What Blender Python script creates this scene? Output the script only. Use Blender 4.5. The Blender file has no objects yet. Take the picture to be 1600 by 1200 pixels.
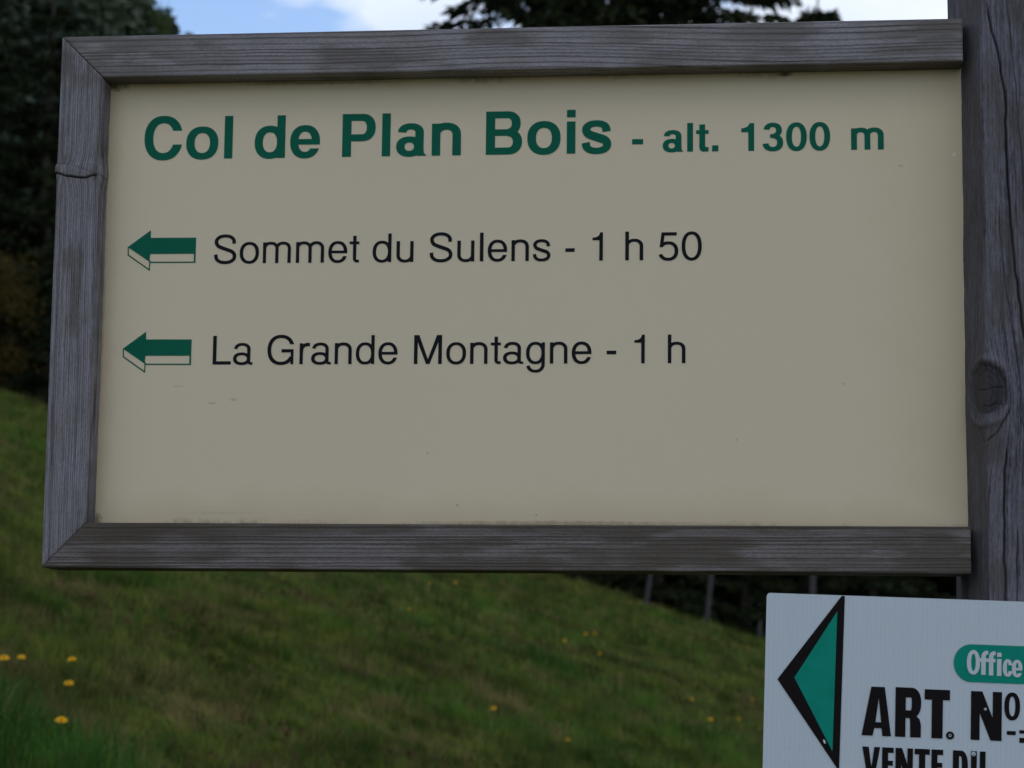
import bpy, math, random
import numpy as np
from mathutils import Matrix, Vector

sc = bpy.context.scene
col = sc.collection
rad = math.radians

# ------------------------------------------------------------------ camera
EYE = np.array([0.8118, -2.4310, 1.55])
YAW, PITCH, ROLL = rad(-6.3415), rad(7.4301), rad(0.6747)
cy_, sy_, cp_, sp_ = math.cos(YAW), math.sin(YAW), math.cos(PITCH), math.sin(PITCH)
c_f = np.array([sy_*cp_, cy_*cp_, sp_]); c_r = np.array([cy_, -sy_, 0.0]); c_u = np.cross(c_r, c_f)
c_r, c_u = math.cos(ROLL)*c_r+math.sin(ROLL)*c_u, -math.sin(ROLL)*c_r+math.cos(ROLL)*c_u
cam = bpy.data.cameras.new('camera')
cam.sensor_width = 17.3
cam.lens = 17.3*3400/1600
cam.clip_start, cam.clip_end = 0.05, 3000
cam.dof.use_dof = True
cam.dof.focus_distance = 2.46
cam.dof.aperture_fstop = 5.2
cam.dof.aperture_blades = 7
camo = bpy.data.objects.new('camera', cam)
col.objects.link(camo)
camo.matrix_world = Matrix(((c_r[0], c_u[0], -c_f[0], EYE[0]), (c_r[1], c_u[1], -c_f[1], EYE[1]),
                            (c_r[2], c_u[2], -c_f[2], EYE[2]), (0, 0, 0, 1)))
sc.camera = camo

# ------------------------------------------------------------------ sky, sun, exposure
SUN_EL, SUN_AZ = rad(58), rad(28)            # high behind the sign, veiled by cloud (azimuth from +Y towards +X)
world = bpy.data.worlds.new('World')
sc.world = world
world.use_nodes = True
wn, wl = world.node_tree.nodes, world.node_tree.links
wn.clear()
def N(nodes, t, **kw):
    n = nodes.new(t)
    for k, v in kw.items():
        setattr(n, k, v)
    return n
w_out = N(wn, 'ShaderNodeOutputWorld')
w_bg = N(wn, 'ShaderNodeBackground'); w_bg.inputs['Strength'].default_value = 0.15
sky = N(wn, 'ShaderNodeTexSky', sky_type='NISHITA')
sky.sun_disc = False; sky.sun_elevation = SUN_EL; sky.sun_rotation = SUN_AZ
sky.altitude = 1300; sky.air_density = 1.0; sky.dust_density = 0.6; sky.ozone_density = 1.0
tc = N(wn, 'ShaderNodeTexCoord')
sep = N(wn, 'ShaderNodeSeparateXYZ'); wl.new(tc.outputs['Generated'], sep.inputs[0])
mz = N(wn, 'ShaderNodeMath', operation='MAXIMUM'); wl.new(sep.outputs['Z'], mz.inputs[0]); mz.inputs[1].default_value = 0.0
az_ = N(wn, 'ShaderNodeMath', operation='ADD'); wl.new(mz.outputs[0], az_.inputs[0]); az_.inputs[1].default_value = 0.18
dv = N(wn, 'ShaderNodeVectorMath', operation='DIVIDE'); wl.new(tc.outputs['Generated'], dv.inputs[0])
cmb = N(wn, 'ShaderNodeCombineXYZ'); wl.new(az_.outputs[0], cmb.inputs[0]); wl.new(az_.outputs[0], cmb.inputs[1]); cmb.inputs[2].default_value = 1.0
wl.new(cmb.outputs[0], dv.inputs[1])
cn = N(wn, 'ShaderNodeTexNoise', noise_dimensions='4D')
wl.new(dv.outputs[0], cn.inputs['Vector'])
cn.inputs['W'].default_value = 30.75; cn.inputs['Scale'].default_value = 2.6
cn.inputs['Detail'].default_value = 7; cn.inputs['Roughness'].default_value = 0.5; cn.inputs['Distortion'].default_value = 0.15
cr = N(wn, 'ShaderNodeValToRGB'); wl.new(cn.outputs['Fac'], cr.inputs[0])
cr.color_ramp.elements[0].position = 0.458; cr.color_ramp.elements[1].position = 0.515
cn2 = N(wn, 'ShaderNodeTexNoise', noise_dimensions='4D'); wl.new(dv.outputs[0], cn2.inputs['Vector'])
cn2.inputs['W'].default_value = 9.1; cn2.inputs['Scale'].default_value = 2.4; cn2.inputs['Detail'].default_value = 3
cr2 = N(wn, 'ShaderNodeValToRGB'); wl.new(cn2.outputs['Fac'], cr2.inputs[0])
cr2.color_ramp.elements[0].position = 0.3; cr2.color_ramp.elements[0].color = (4.2, 4.9, 6.3, 1)
cr2.color_ramp.elements[1].position = 0.6; cr2.color_ramp.elements[1].color = (6.4, 6.8, 7.3, 1)
skm = N(wn, 'ShaderNodeMix', data_type='RGBA', blend_type='MULTIPLY'); skm.inputs['Factor'].default_value = 1.0
SKY_GAIN = (1.0, 1.0, 1.0, 1)
wl.new(sky.outputs[0], skm.inputs['A']); skm.inputs['B'].default_value = SKY_GAIN
wmix = N(wn, 'ShaderNodeMix', data_type='RGBA')
wl.new(cr.outputs['Color'], wmix.inputs['Factor']); wl.new(skm.outputs['Result'], wmix.inputs['A']); wl.new(cr2.outputs['Color'], wmix.inputs['B'])
wl.new(wmix.outputs['Result'], w_bg.inputs['Color']); wl.new(w_bg.outputs[0], w_out.inputs[0])

sun = bpy.data.lights.new('sun', 'SUN'); sun.energy = 0.5; sun.angle = rad(14); sun.color = (1.0, 0.96, 0.9)
suno = bpy.data.objects.new('sun', sun); col.objects.link(suno)
sdir = Vector((math.sin(SUN_AZ)*math.cos(SUN_EL), math.cos(SUN_AZ)*math.cos(SUN_EL), math.sin(SUN_EL)))
suno.rotation_euler = sdir.to_track_quat('Z', 'Y').to_euler()

vs = sc.view_settings
vs.view_transform = 'Standard'; vs.look = 'None'; vs.gamma = 1; vs.use_curve_mapping = False
vs.exposure = 0.1
sc.cycles.use_denoising = True
sc.cycles.max_bounces = 3; sc.cycles.diffuse_bounces = 2; sc.cycles.glossy_bounces = 1; sc.cycles.transmission_bounces = 2

# ------------------------------------------------------------------ noise and mesh helpers
def _hash(ix, iy, seed):
    h = (ix.astype(np.int64)*374761393 + iy.astype(np.int64)*668265263 + seed*974711) & 0xFFFFFFFF
    h = ((h ^ (h >> 13))*1274126177) & 0xFFFFFFFF
    h = (h ^ (h >> 16)) & 0xFFFFFFFF
    return h/4294967295.0
def vn(x, y, seed=0):
    x, y = np.broadcast_arrays(np.asarray(x, float), np.asarray(y, float))
    ix, iy = np.floor(x), np.floor(y)
    fx, fy = x-ix, y-iy
    fx, fy = fx*fx*(3-2*fx), fy*fy*(3-2*fy)
    a, b = _hash(ix, iy, seed), _hash(ix+1, iy, seed)
    c, d = _hash(ix, iy+1, seed), _hash(ix+1, iy+1, seed)
    return (a*(1-fx)+b*fx)*(1-fy)+(c*(1-fx)+d*fx)*fy
def fbm(x, y, seed=0, o=4):
    t, a, n = 0, 1, 0
    for k in range(o):
        t = t+a*vn(x*2**k, y*2**k, seed+17*k); n += a; a *= .5
    return t/n
def sstep(a, b, x):
    t = np.clip((x-a)/(b-a), 0, 1)
    return t*t*(3-2*t)
def np_mesh(name, V, F, smooth=False, attrs=None):
    """V (n,3); F (m,k) with one k, or a list of index tuples"""
    me = bpy.data.meshes.new(name)
    V = np.asarray(V, np.float32)
    if isinstance(F, np.ndarray):
        m, k = F.shape
        me.vertices.add(len(V)); me.vertices.foreach_set('co', V.ravel())
        me.loops.add(m*k); me.loops.foreach_set('vertex_index', F.astype(np.int32).ravel())
        me.polygons.add(m); me.polygons.foreach_set('loop_start', np.arange(0, m*k, k, dtype=np.int32))
        me.update(calc_edges=True)
    else:
        me.from_pydata([tuple(map(float, v)) for v in V], [], F)
    if smooth:
        me.polygons.foreach_set('use_smooth', np.ones(len(me.polygons), bool))
    for k, v in (attrs or {}).items():
        at = me.attributes.new(k, 'FLOAT', 'POINT'); at.data.foreach_set('value', np.asarray(v, np.float32))
    me.validate()
    return me
def obj(name, me, mat=None, parent=None, loc=(0, 0, 0), **props):
    o = bpy.data.objects.new(name, me)
    col.objects.link(o)
    if mat is not None and len(me.materials) == 0:
        me.materials.append(mat)
    o.location = loc
    if parent is not None:
        o.parent = parent
    for k, v in props.items():
        o[k] = v
    return o
def empty(name, loc, **props):
    o = bpy.data.objects.new(name, None); col.objects.link(o); o.location = loc
    o.empty_display_size = 0.1
    for k, v in props.items():
        o[k] = v
    return o
def grid_faces(nu, nv, wrap=False):
    i, j = np.meshgrid(np.arange(nu-1), np.arange(nv if wrap else nv-1), indexing='ij')
    a = i*nv+j; b = i*nv+(j+1) % nv
    return np.stack([a, b, b+nv, a+nv], -1).reshape(-1, 4)

# ------------------------------------------------------------------ materials
def new_mat(name):
    m = bpy.data.materials.new(name); m.use_nodes = True
    nt = m.node_tree
    b = nt.nodes['Principled BSDF']
    return m, nt, b
def rgb(c): return (c[0], c[1], c[2], 1)
def mixn(nt, fac, a, b, mode='MIX'):
    n = nt.nodes.new('ShaderNodeMix'); n.data_type = 'RGBA'; n.blend_type = mode
    for sock, v in (('Factor', fac), ('A', a), ('B', b)):
        if hasattr(v, 'links'): nt.links.new(v, n.inputs[sock])
        elif isinstance(v, (int, float)): n.inputs[sock].default_value = v
        else: n.inputs[sock].default_value = rgb(v)
    return n.outputs['Result']
def attr(nt, name):
    n = nt.nodes.new('ShaderNodeAttribute'); n.attribute_name = name
    return n.outputs['Fac']
def noise(nt, scale, vec=None, detail=3, rough=.5, mapping=None):
    n = nt.nodes.new('ShaderNodeTexNoise'); n.inputs['Scale'].default_value = scale
    n.inputs['Detail'].default_value = detail; n.inputs['Roughness'].default_value = rough
    if vec is not None:
        if mapping:
            mp = nt.nodes.new('ShaderNodeMapping'); mp.inputs['Scale'].default_value = mapping
            nt.links.new(vec, mp.inputs['Vector']); vec = mp.outputs[0]
        nt.links.new(vec, n.inputs['Vector'])
    return n.outputs['Fac']
def ramp(nt, v, p0, p1, c0=(0, 0, 0), c1=(1, 1, 1)):
    n = nt.nodes.new('ShaderNodeValToRGB'); nt.links.new(v, n.inputs[0])
    e = n.color_ramp.elements
    e[0].position, e[1].position = p0, p1; e[0].color, e[1].color = rgb(c0), rgb(c1)
    return n.outputs['Color']
def ocoord(nt, which='Object'):
    return nt.nodes.new('ShaderNodeTexCoord').outputs[which]
def bump(nt, b, h, strength, dist):
    n = nt.nodes.new('ShaderNodeBump'); n.inputs['Strength'].default_value = strength; n.inputs['Distance'].default_value = dist
    nt.links.new(h, n.inputs['Height']); nt.links.new(n.outputs[0], b.inputs['Normal'])
def spec(b, v):
    b.inputs['Specular IOR Level'].default_value = v

def wood_mat(name, light, dark, stain, axis):
    """silvered softwood: pale earlywood, dark latewood lines from the modelled grain, algae stains"""
    m, nt, b = new_mat(name)
    st = (3, 90, 90) if axis == 'X' else (90, 90, 3)
    st2 = (9, 420, 420) if axis == 'X' else (420, 420, 9)
    oc = ocoord(nt)
    fine = noise(nt, 3.0, oc, 5, .65, st)
    fibre = noise(nt, 3.0, oc, 3, .6, st2)
    blot = noise(nt, 9.0, oc, 4, .6)
    c = mixn(nt, attr(nt, 'grain'), dark, light)
    c = mixn(nt, 1.0, c, ramp(nt, fine, .3, .72, (.90, .89, .88), (1.06, 1.06, 1.07)), 'MULTIPLY')
    c = mixn(nt, 1.0, c, ramp(nt, fibre, .33, .68, (.84, .84, .84), (1.13, 1.13, 1.13)), 'MULTIPLY')
    pore = noise(nt, 3.0, oc, 3, .7, (60, 380, 380) if axis == 'X' else (380, 380, 60))
    c = mixn(nt, 1.0, c, ramp(nt, pore, .36, .64, (.78, .78, .78), (1.2, 1.2, 1.2)), 'MULTIPLY')
    c = mixn(nt, 1.0, c, ramp(nt, blot, .35, .7, (.86, .84, .8), (1.08, 1.09, 1.12)), 'MULTIPLY')
    c = mixn(nt, attr(nt, 'stain'), c, stain)
    nt.links.new(c, b.inputs['Base Color'])
    b.inputs['Roughness'].default_value = .85; spec(b, .12)
    bump(nt, b, pore, .4, .0005)
    return m
M_left = wood_mat('silvered_wood_upright', (.300, .282, .305), (.066, .058, .060), (.070, .058, .038), 'Z')
M_top = wood_mat('silvered_wood_top', (.315, .288, .300), (.062, .054, .052), (.105, .088, .070), 'X')
M_bot = wood_mat('silvered_wood_bottom', (.250, .222, .218), (.048, .041, .036), (.078, .060, .041), 'X')
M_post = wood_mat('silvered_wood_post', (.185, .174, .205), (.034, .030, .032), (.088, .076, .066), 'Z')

def panel_mat():
    m, nt, b = new_mat('cream_panel')
    oc = ocoord(nt)
    sp = nt.nodes.new('ShaderNodeSeparateXYZ'); nt.links.new(oc, sp.inputs[0])
    def mth(op, a, bb=None, cl=False):
        n = nt.nodes.new('ShaderNodeMath'); n.operation = op; n.use_clamp = cl
        for i, v in enumerate((a, bb)):
            if v is None: continue
            if hasattr(v, 'links'): nt.links.new(v, n.inputs[i])
            else: n.inputs[i].default_value = v
        return n.outputs[0]
    wob = noise(nt, 14, oc, 4, .6)
    wob2 = noise(nt, 90, oc, 3, .7)
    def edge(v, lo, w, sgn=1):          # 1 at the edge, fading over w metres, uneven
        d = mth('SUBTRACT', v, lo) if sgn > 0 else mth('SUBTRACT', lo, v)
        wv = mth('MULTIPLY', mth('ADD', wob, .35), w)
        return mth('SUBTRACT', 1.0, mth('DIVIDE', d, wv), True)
    eb = edge(sp.outputs['Z'], .050, .060); el = edge(sp.outputs['X'], .048, .030); er = edge(sp.outputs['X'], 1.056, .15, -1)  # right edge staining runs wider, with the post's shade painted in
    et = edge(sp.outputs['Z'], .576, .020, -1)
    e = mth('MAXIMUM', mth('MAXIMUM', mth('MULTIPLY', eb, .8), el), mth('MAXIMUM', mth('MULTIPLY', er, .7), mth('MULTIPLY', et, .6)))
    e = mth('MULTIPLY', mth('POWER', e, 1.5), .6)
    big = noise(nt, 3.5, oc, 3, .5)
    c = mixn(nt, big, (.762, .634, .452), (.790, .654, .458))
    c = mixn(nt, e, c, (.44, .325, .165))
    # grime in the corner line
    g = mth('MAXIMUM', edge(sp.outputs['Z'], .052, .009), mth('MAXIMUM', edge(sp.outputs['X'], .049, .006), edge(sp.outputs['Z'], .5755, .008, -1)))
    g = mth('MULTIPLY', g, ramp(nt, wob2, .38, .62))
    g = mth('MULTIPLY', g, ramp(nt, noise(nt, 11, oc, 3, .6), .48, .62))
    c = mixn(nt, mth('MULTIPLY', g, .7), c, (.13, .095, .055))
    # fly specks and lichen flecks, denser low down
    vo = nt.nodes.new('ShaderNodeTexVoronoi'); vo.inputs['Scale'].default_value = 34; nt.links.new(oc, vo.inputs['Vector'])
    spk = ramp(nt, vo.outputs['Distance'], .028, .05, (1, 1, 1), (0, 0, 0))
    sep2 = nt.nodes.new('ShaderNodeSeparateColor'); nt.links.new(vo.outputs['Color'], sep2.inputs[0])
    low = edge(sp.outputs['Z'], .04, .30)
    thr = mth('ADD', mth('MULTIPLY', low, .28), .045)
    on = mth('LESS_THAN', sep2.outputs[0], thr)
    c = mixn(nt, mth('MULTIPLY', mth('MULTIPLY', spk, on), .5), c, (.14, .11, .06))
    def spot(x, z, rx, rz, k, colr, c):
        dx = mth('DIVIDE', mth('SUBTRACT', sp.outputs['X'], x), rx); dz = mth('DIVIDE', mth('SUBTRACT', sp.outputs['Z'], z), rz)
        d = mth('ADD', mth('MULTIPLY', dx, dx), mth('MULTIPLY', dz, dz))
        d = mth('ADD', d, mth('MULTIPLY', mth('SUBTRACT', wob2, .5), 2.6))
        return mixn(nt, mth('MULTIPLY', mth('SUBTRACT', 1.0, d, True), k), c, colr)
    c = spot(.186, .194, .006, .0018, .35, (.20, .165, .09), c); c = spot(.212, .198, .006, .0022, .3, (.25, .19, .09), c); c = spot(.146, .214, .007, .002, .25, (.25, .20, .11), c)
    c = spot(.981, .4655, .004, .0016, .6, (.28, .27, .24), c); c = spot(1.042, .478, .0025, .003, .6, (.78, .76, .70), c); c = spot(.850, .5755, .010, .0035, .9, (.04, .03, .02), c)
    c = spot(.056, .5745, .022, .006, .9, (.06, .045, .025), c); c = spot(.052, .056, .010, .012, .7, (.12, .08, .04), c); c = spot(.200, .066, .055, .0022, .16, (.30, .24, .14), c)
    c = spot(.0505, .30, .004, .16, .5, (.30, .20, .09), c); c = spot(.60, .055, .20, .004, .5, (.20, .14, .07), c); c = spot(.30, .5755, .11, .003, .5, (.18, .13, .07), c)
    nt.links.new(c, b.inputs['Base Color'])
    b.inputs['Roughness'].default_value = .45; spec(b, .22)
    bump(nt, b, noise(nt, 5, oc, 2), .06, .002)
    return m
M_panel = panel_mat()
def plain(name, c, rough=.5, sp=.3, var=0.12, scale=40):
    m, nt, b = new_mat(name)
    n = noise(nt, scale, ocoord(nt), 4, .6)
    k0, k1 = 1-var, 1+var
    cc = mixn(nt, 1.0, c, ramp(nt, n, .3, .7, (k0,)*3, (k1,)*3), 'MULTIPLY')
    nt.links.new(cc, b.inputs['Base Color'])
    b.inputs['Roughness'].default_value = rough; spec(b, sp)
    return m
M_green = plain('green_vinyl', (.004, .126, .074), .5, .08, .05)
M_black = plain('black_vinyl', (.010, .011, .014), .5, .08)
M_white = plain('white_plastic', (.70, .73, .76), .4, .35, .05, 12)
M_ink = plain('black_ink', (.010, .007, .008), .5, .08)
M_teal = plain('teal_ink', (.003, .275, .195), .5, .1, .10, 25)
M_whiteink = plain('white_ink', (.62, .66, .69), .5, .3, .04)
M_steel = plain('screw_steel', (.45, .46, .48), .35, .5)

# ------------------------------------------------------------------ terrain
FH = np.array([math.sin(YAW), math.cos(YAW)]); RH = np.array([math.cos(YAW), -math.sin(YAW)])
EDGE = 36.0
def ter(x, y):
    x = np.asarray(x, float); y = np.asarray(y, float)
    dx, dy = x-EYE[0], y-EYE[1]
    s = dx*FH[0]+dy*FH[1]; q = dx*RH[0]+dy*RH[1]
    qq = 46*np.tanh(q/46)
    s0 = np.minimum(s, EDGE); s0 = np.where(s0 < -20, -20+(s0+20)*.2, s0)
    xx, yy = s0*FH[0]+qq*RH[0], s0*FH[1]+qq*RH[1]
    z = -.320*xx+.0576*yy
    g = np.interp(q, [-60, -31, -18, -8, -3, 0, 30], [.27, .235, .165, .06, -.06, -.12, -.14])
    t = np.clip(s-EDGE, 0, None)
    z = z+g*np.minimum(t, 125)-.18*np.clip(t-125, 0, 400)
    z = z+.10*(fbm(x/5+9, y/5, 3, 3)-.5)*np.clip((np.hypot(dx, dy)-3)/6, 0, 1)
    return z
def px(x, y, D):
    """a place in the world seen from the eye (used once, offline values kept as world coordinates below)"""
    d = c_f+(x-800)/3400*c_r-(y-600)/3400*c_u
    return EYE+d*D
ax = np.concatenate([np.linspace(-420, -70, 36)[:-1], np.linspace(-70, -26, 45)[:-1], np.linspace(-26, 20, 185)[:-1], np.linspace(20, 70, 26)[:-1], np.linspace(70, 420, 36)])
ay = np.concatenate([np.linspace(-160, -10, 30)[:-1], np.linspace(-10, 44, 217)[:-1], np.linspace(44, 200, 80)[:-1], np.linspace(200, 600, 30)])
GX, GY = np.meshgrid(ax, ay, indexing='ij')
GZ = ter(GX, GY)
tV = np.stack([GX, GY, GZ], -1).reshape(-1, 3)
s_all = ((GX-EYE[0])*FH[0]+(GY-EYE[1])*FH[1]).ravel()
def ground_mat():
    m, nt, b = new_mat('meadow_soil')
    oc = ocoord(nt)
    n1 = noise(nt, .9, oc, 4, .6); n2 = noise(nt, 9, oc, 5, .65); n3 = noise(nt, .35, oc, 3)
    c = mixn(nt, ramp(nt, n2, .40, .60), (.024, .034, .010), (.085, .088, .022))
    c = mixn(nt, ramp(nt, noise(nt, 7.5, oc, 4, .65), .55, .66), c, (.050, .030, .018))
    f = mixn(nt, n2, (.020, .015, .010), (.030, .026, .014))
    c = mixn(nt, attr(nt, 'wood_floor'), c, f)
    nt.links.new(c, b.inputs['Base Color']); b.inputs['Roughness'].default_value = 1.0; spec(b, 0)
    bump(nt, b, n2, .8, .05)
    return m
terrain = obj('terrain', np_mesh('terrain', tV, grid_faces(len(ax), len(ay))[:, ::-1].copy(), True,
              {'wood_floor': sstep(EDGE+.3, EDGE+2.0, s_all)}), ground_mat(), kind='structure')

# ------------------------------------------------------------------ trees
rng = np.random.default_rng(7)
def cards(P, D, L, Wd, roll=None, rngl=rng):
    """diamond leaf faces at P along D (unit), length L, width Wd"""
    n = len(P)
    r = rngl.normal(size=(n, 3)); s = np.cross(D, r); s /= np.linalg.norm(s, axis=1)[:, None]+1e-9
    L = L[:, None]; Wd = Wd[:, None]
    a = P; b = P+D*L*.45+s*Wd*.5; c = P+D*L; d = P+D*L*.45-s*Wd*.5
    V = np.stack([a, b, c, d], 1).reshape(-1, 3)
    return V, np.arange(n*4).reshape(n, 4)
def unit(a): return a/(np.linalg.norm(a, axis=-1, keepdims=True)+1e-9)
def conifer(H, Rb, seed, t0=.05, dens=1.0, card=.26, power=.85):
    r = np.random.default_rng(seed)
    # trunk
    k, m = 14, 8
    tt = np.linspace(0, 1, k)
    an = np.linspace(0, 2*math.pi, m, endpoint=False)
    wob = np.stack([.012*H*(fbm(tt*4, tt*0, seed, 2)-.5), .012*H*(fbm(tt*4, tt*0+5, seed, 2)-.5)], -1)
    rr = .017*H*(1-tt)**.9+.012
    rr[0] *= 1.25
    TV = np.stack([wob[:, None, 0]+rr[:, None]*np.cos(an), wob[:, None, 1]+rr[:, None]*np.sin(an), np.repeat(tt[:, None]*H*.985, m, 1)-.3*(tt[:, None] == 0)], -1).reshape(-1, 3)
    TF = grid_faces(k, m, True)
    PV, PD, PL, PW, PT = [], [], [], [], []
    nw = int(H*2.2)
    for w in range(nw):
        t = t0+(1-t0)*((w+r.uniform(-.3, .3))/nw); t = min(max(t, t0), .99)
        nb = r.integers(8, 12)
        for bnum in range(nb):
            phi = r.uniform(0, 2*math.pi)
            Lb = Rb*((1-t)**power)*r.uniform(.62, 1.14)*(.9+.3*math.sin(phi*2+seed))+.12
            if r.random() < .06: Lb *= .4
            ns = max(4, int(Lb/.17*dens))
            s = np.sort(r.uniform(.08, 1, ns))
            out = np.array([math.cos(phi), math.sin(phi), 0]); sidev = np.array([-out[1], out[0], 0])
            rise = .25*(t-.35)
            zc = Lb*(rise*s-.34*s**2*(1-t*.5)+.12*s**3)
            base = np.outer(s*Lb, out)+np.array([0, 0, t*H]); base[:, 2] += zc
            for side in (-1, 1, 0):
                tl = (.30*Lb*(1-s)*.8+.16)*r.uniform(.6, 1.2, ns)
                d = unit(out*r.uniform(.35, .9, (ns, 1))+sidev*side*r.uniform(.5, 1, (ns, 1))+np.array([0, 0, -1])*r.uniform(.1, .7, (ns, 1)))
                kk = 3
                for q in range(kk):
                    f = (q+r.uniform(0, 1, ns))/kk
                    p = base+d*(tl*f)[:, None]
                    dd = unit(d+r.normal(size=(ns, 3))*.35)
                    PV.append(p); PD.append(dd); PL.append(card*r.uniform(.7, 1.3, ns)); PW.append(card*.36*r.uniform(.7, 1.3, ns))
                    PT.append(np.clip(.25+.5*s+r.normal(0, .15, ns), 0, 1))
    P, D, L, Wd, T = map(np.concatenate, (PV, PD, PL, PW, PT))
    V, F = cards(P, D, L, Wd, rngl=r)
    return np_mesh('trunk', TV, TF, True), np_mesh('crown', V, F, False, {'tint': np.repeat(T, 4)})
def leafy(H, R, seed, n_clump=60, per=90, leaf=.12, z0=.25, droop=0):
    r = np.random.default_rng(seed)
    limbs_V, limbs_F = [], []
    def tube(pts, rads):
        m = 6; an = np.linspace(0, 2*math.pi, m, endpoint=False)
        V = np.array([[p[0]+q*math.cos(a), p[1]+q*math.sin(a), p[2]] for p, q in zip(pts, rads) for a in an])
        F = grid_faces(len(pts), m, True)+sum(len(v) for v in limbs_V)
        limbs_V.append(V); limbs_F.append(F)
    tube([(0, 0, -.2), (.02*H, 0, H*.3), (0, .02*H, H*.6), (0, 0, H*.9)], [.022*H, .017*H, .011*H, .003*H])
    P, T = [], []
    for k in range(n_clump):
        t = r.uniform(z0, 1); a = r.uniform(0, 2*math.pi)
        rad_ = R*math.sqrt(max(0, 1-((t-.55)/.5)**2))*r.uniform(.35, 1.0)+.05*R
        c = np.array([rad_*math.cos(a), rad_*math.sin(a), t*H])
        if k % 3 == 0:
            tube([(0, 0, max(.1, t-.25)*H), tuple(c*.5+np.array([0, 0, (t-.12)*H])*.5), tuple(c)], [.007*H, .005*H, .002*H])
        P.append(c+r.normal(size=(per, 3))*R*np.array([.17, .17, .12])); T.append(np.clip(r.uniform(.2, .8)+r.normal(0, .12, per), 0, 1))
    P = np.concatenate(P); T = np.concatenate(T)
    D = unit(r.normal(size=P.shape)+np.array([0, 0, -droop]))
    V, F = cards(P, D, leaf*r.uniform(.7, 1.3, len(P)), leaf*.6*r.uniform(.7, 1.2, len(P)), rngl=r)
    return np_mesh('trunk', np.concatenate(limbs_V), np.concatenate(limbs_F), True), np_mesh('crown', V, F, False, {'tint': np.repeat(T, 4)})
def leaf_mat(name, c0, c1, trans=.25):
    m, nt, b = new_mat(name)
    c = mixn(nt, attr(nt, 'tint'), c0, c1)
    c = mixn(nt, 1.0, c, ramp(nt, noise(nt, 1.4, ocoord(nt), 2), .35, .68, (.7, .72, .7), (1.25, 1.22, 1.15)), 'MULTIPLY')
    nt.links.new(c, b.inputs['Base Color']); b.inputs['Roughness'].default_value = .7; spec(b, .08)
    if not trans: return m
    tr = nt.nodes.new('ShaderNodeBsdfTranslucent'); nt.links.new(c, tr.inputs['Color'])
    mx = nt.nodes.new('ShaderNodeMixShader'); mx.inputs[0].default_value = trans
    nt.links.new(b.outputs[0], mx.inputs[1]); nt.links.new(tr.outputs[0], mx.inputs[2])
    nt.links.new(mx.outputs[0], nt.nodes['Material Output'].inputs[0])
    return m
M_spruce = leaf_mat('spruce_needles', (.019, .026, .011), (.028, .036, .014), 0)
M_pale = leaf_mat('pale_leaves', (.045, .070, .022), (.085, .110, .035), .3)
M_ochre = leaf_mat('ochre_leaves', (.050, .036, .010), (.095, .066, .016), .2)
M_bark = plain('bark', (.070, .058, .048), .9, .1, .4, 14)
KIND = {}
for nm, a in dict(a=(10, 2.6, 11, .03), b=(10, 2.3, 23, .03), c=(10, 2.9, 31, .04), d=(10, 2.0, 47, .03)).items():
    tm, cm = conifer(*a, dens=1.45, card=.19)
    tm.materials.append(M_bark); cm.materials.append(M_spruce)
    KIND[nm] = (tm, cm, 10)
tm, cm = conifer(32, 7.0, 71, .06, 1.35, .33, .9); tm.materials.append(M_bark); cm.materials.append(M_spruce); KIND['big'] = (tm, cm, 32)
tm, cm = leafy(10, 3.4, 5, 90, 90, .26, .22); tm.materials.append(M_bark); cm.materials.append(M_pale); KIND['pale'] = (tm, cm, 10)
tm, cm = leafy(2.6, 1.25, 9, 60, 80, .10, .08); tm.materials.append(M_bark); cm.materials.append(M_ochre); KIND['ochre'] = (tm, cm, 2.6)
def tree(name, kind, sq, H, label, cat='tree', group=None, wide=1.0):
    """sq = (metres ahead of the eye, metres to the right of it)"""
    s, q = sq
    x, y = EYE[0]+s*FH[0]+q*RH[0], EYE[1]+s*FH[1]+q*RH[1]
    t, c, h0 = KIND[kind]
    root = empty(name, (x, y, float(ter(x, y))), label=label, category=cat)
    if group: root['group'] = group
    k = H/h0
    root.scale = (k*wide, k*wide, k); root.rotation_euler.z = (x*7.3+y*3.1) % 6.28
    o1 = obj('trunk', t, None, root); o2 = obj('crown', c, None, root)
    return root
G_EDGE = 'dark spruces behind the meadow fence'
tree('spruce_tree', 'big', (46, 2.25), 32, 'tall dark spruce whose broad crown rises above the middle of the sign frame', wide=.87)
tree('spruce_tree', 'b', (52, 7.4), 19.5, 'narrow spruce top against the white cloud between the broad spruce and the sign post', wide=.75)
tree('spruce_tree', 'a', (46, -10.1), 9.8, 'dark spruce just left of the frame, its tip near the upper left corner', wide=.95)
tree('spruce_tree', 'c', (44, -11.6), 10.8, 'dark spruce at the left photo edge above the yellowish shrub')
tree('shrub', 'ochre', (39.0, -9.75), 2.4, 'yellowish ochre shrub in front of the dark spruces at the left photo edge', 'shrub')
for i, (s, q, H, kd) in enumerate([(42, -8.6, 7.5, 'b'), (44, -6.6, 8.2, 'a'), (45, -4.2, 8.0, 'd'), (43, -1.6, 8.5, 'c')]):
    tree('spruce_tree', kd, (s, q), H, 'young dark spruce in the row hidden behind the cream sign panel', group='spruces behind the sign panel')
for (s, q, H, kd, lab) in [(39.5, 2.7, 6.4, 'c', 'dark spruce behind the highest leaning fence post below the frame'), (42, 3.4, 9, 'b', 'dark spruce in the gap between the two leaning fence posts'),
        (40.0, 4.3, 7.0, 'd', 'dark spruce behind the short fence post stub'), (41.5, 5.6, 8.6, 'a', 'dark spruce behind the fence post that stands above the black arrow'),
        (39.8, 6.6, 7.4, 'c', 'dark spruce midway along the gap between frame and white sign'), (42.5, 7.9, 10, 'b', 'dark spruce beside the wooden post in the gap above the white sign')]:
    tree('spruce_tree', kd, (s, q), H, lab, group=G_EDGE, wide=1.1)
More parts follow.
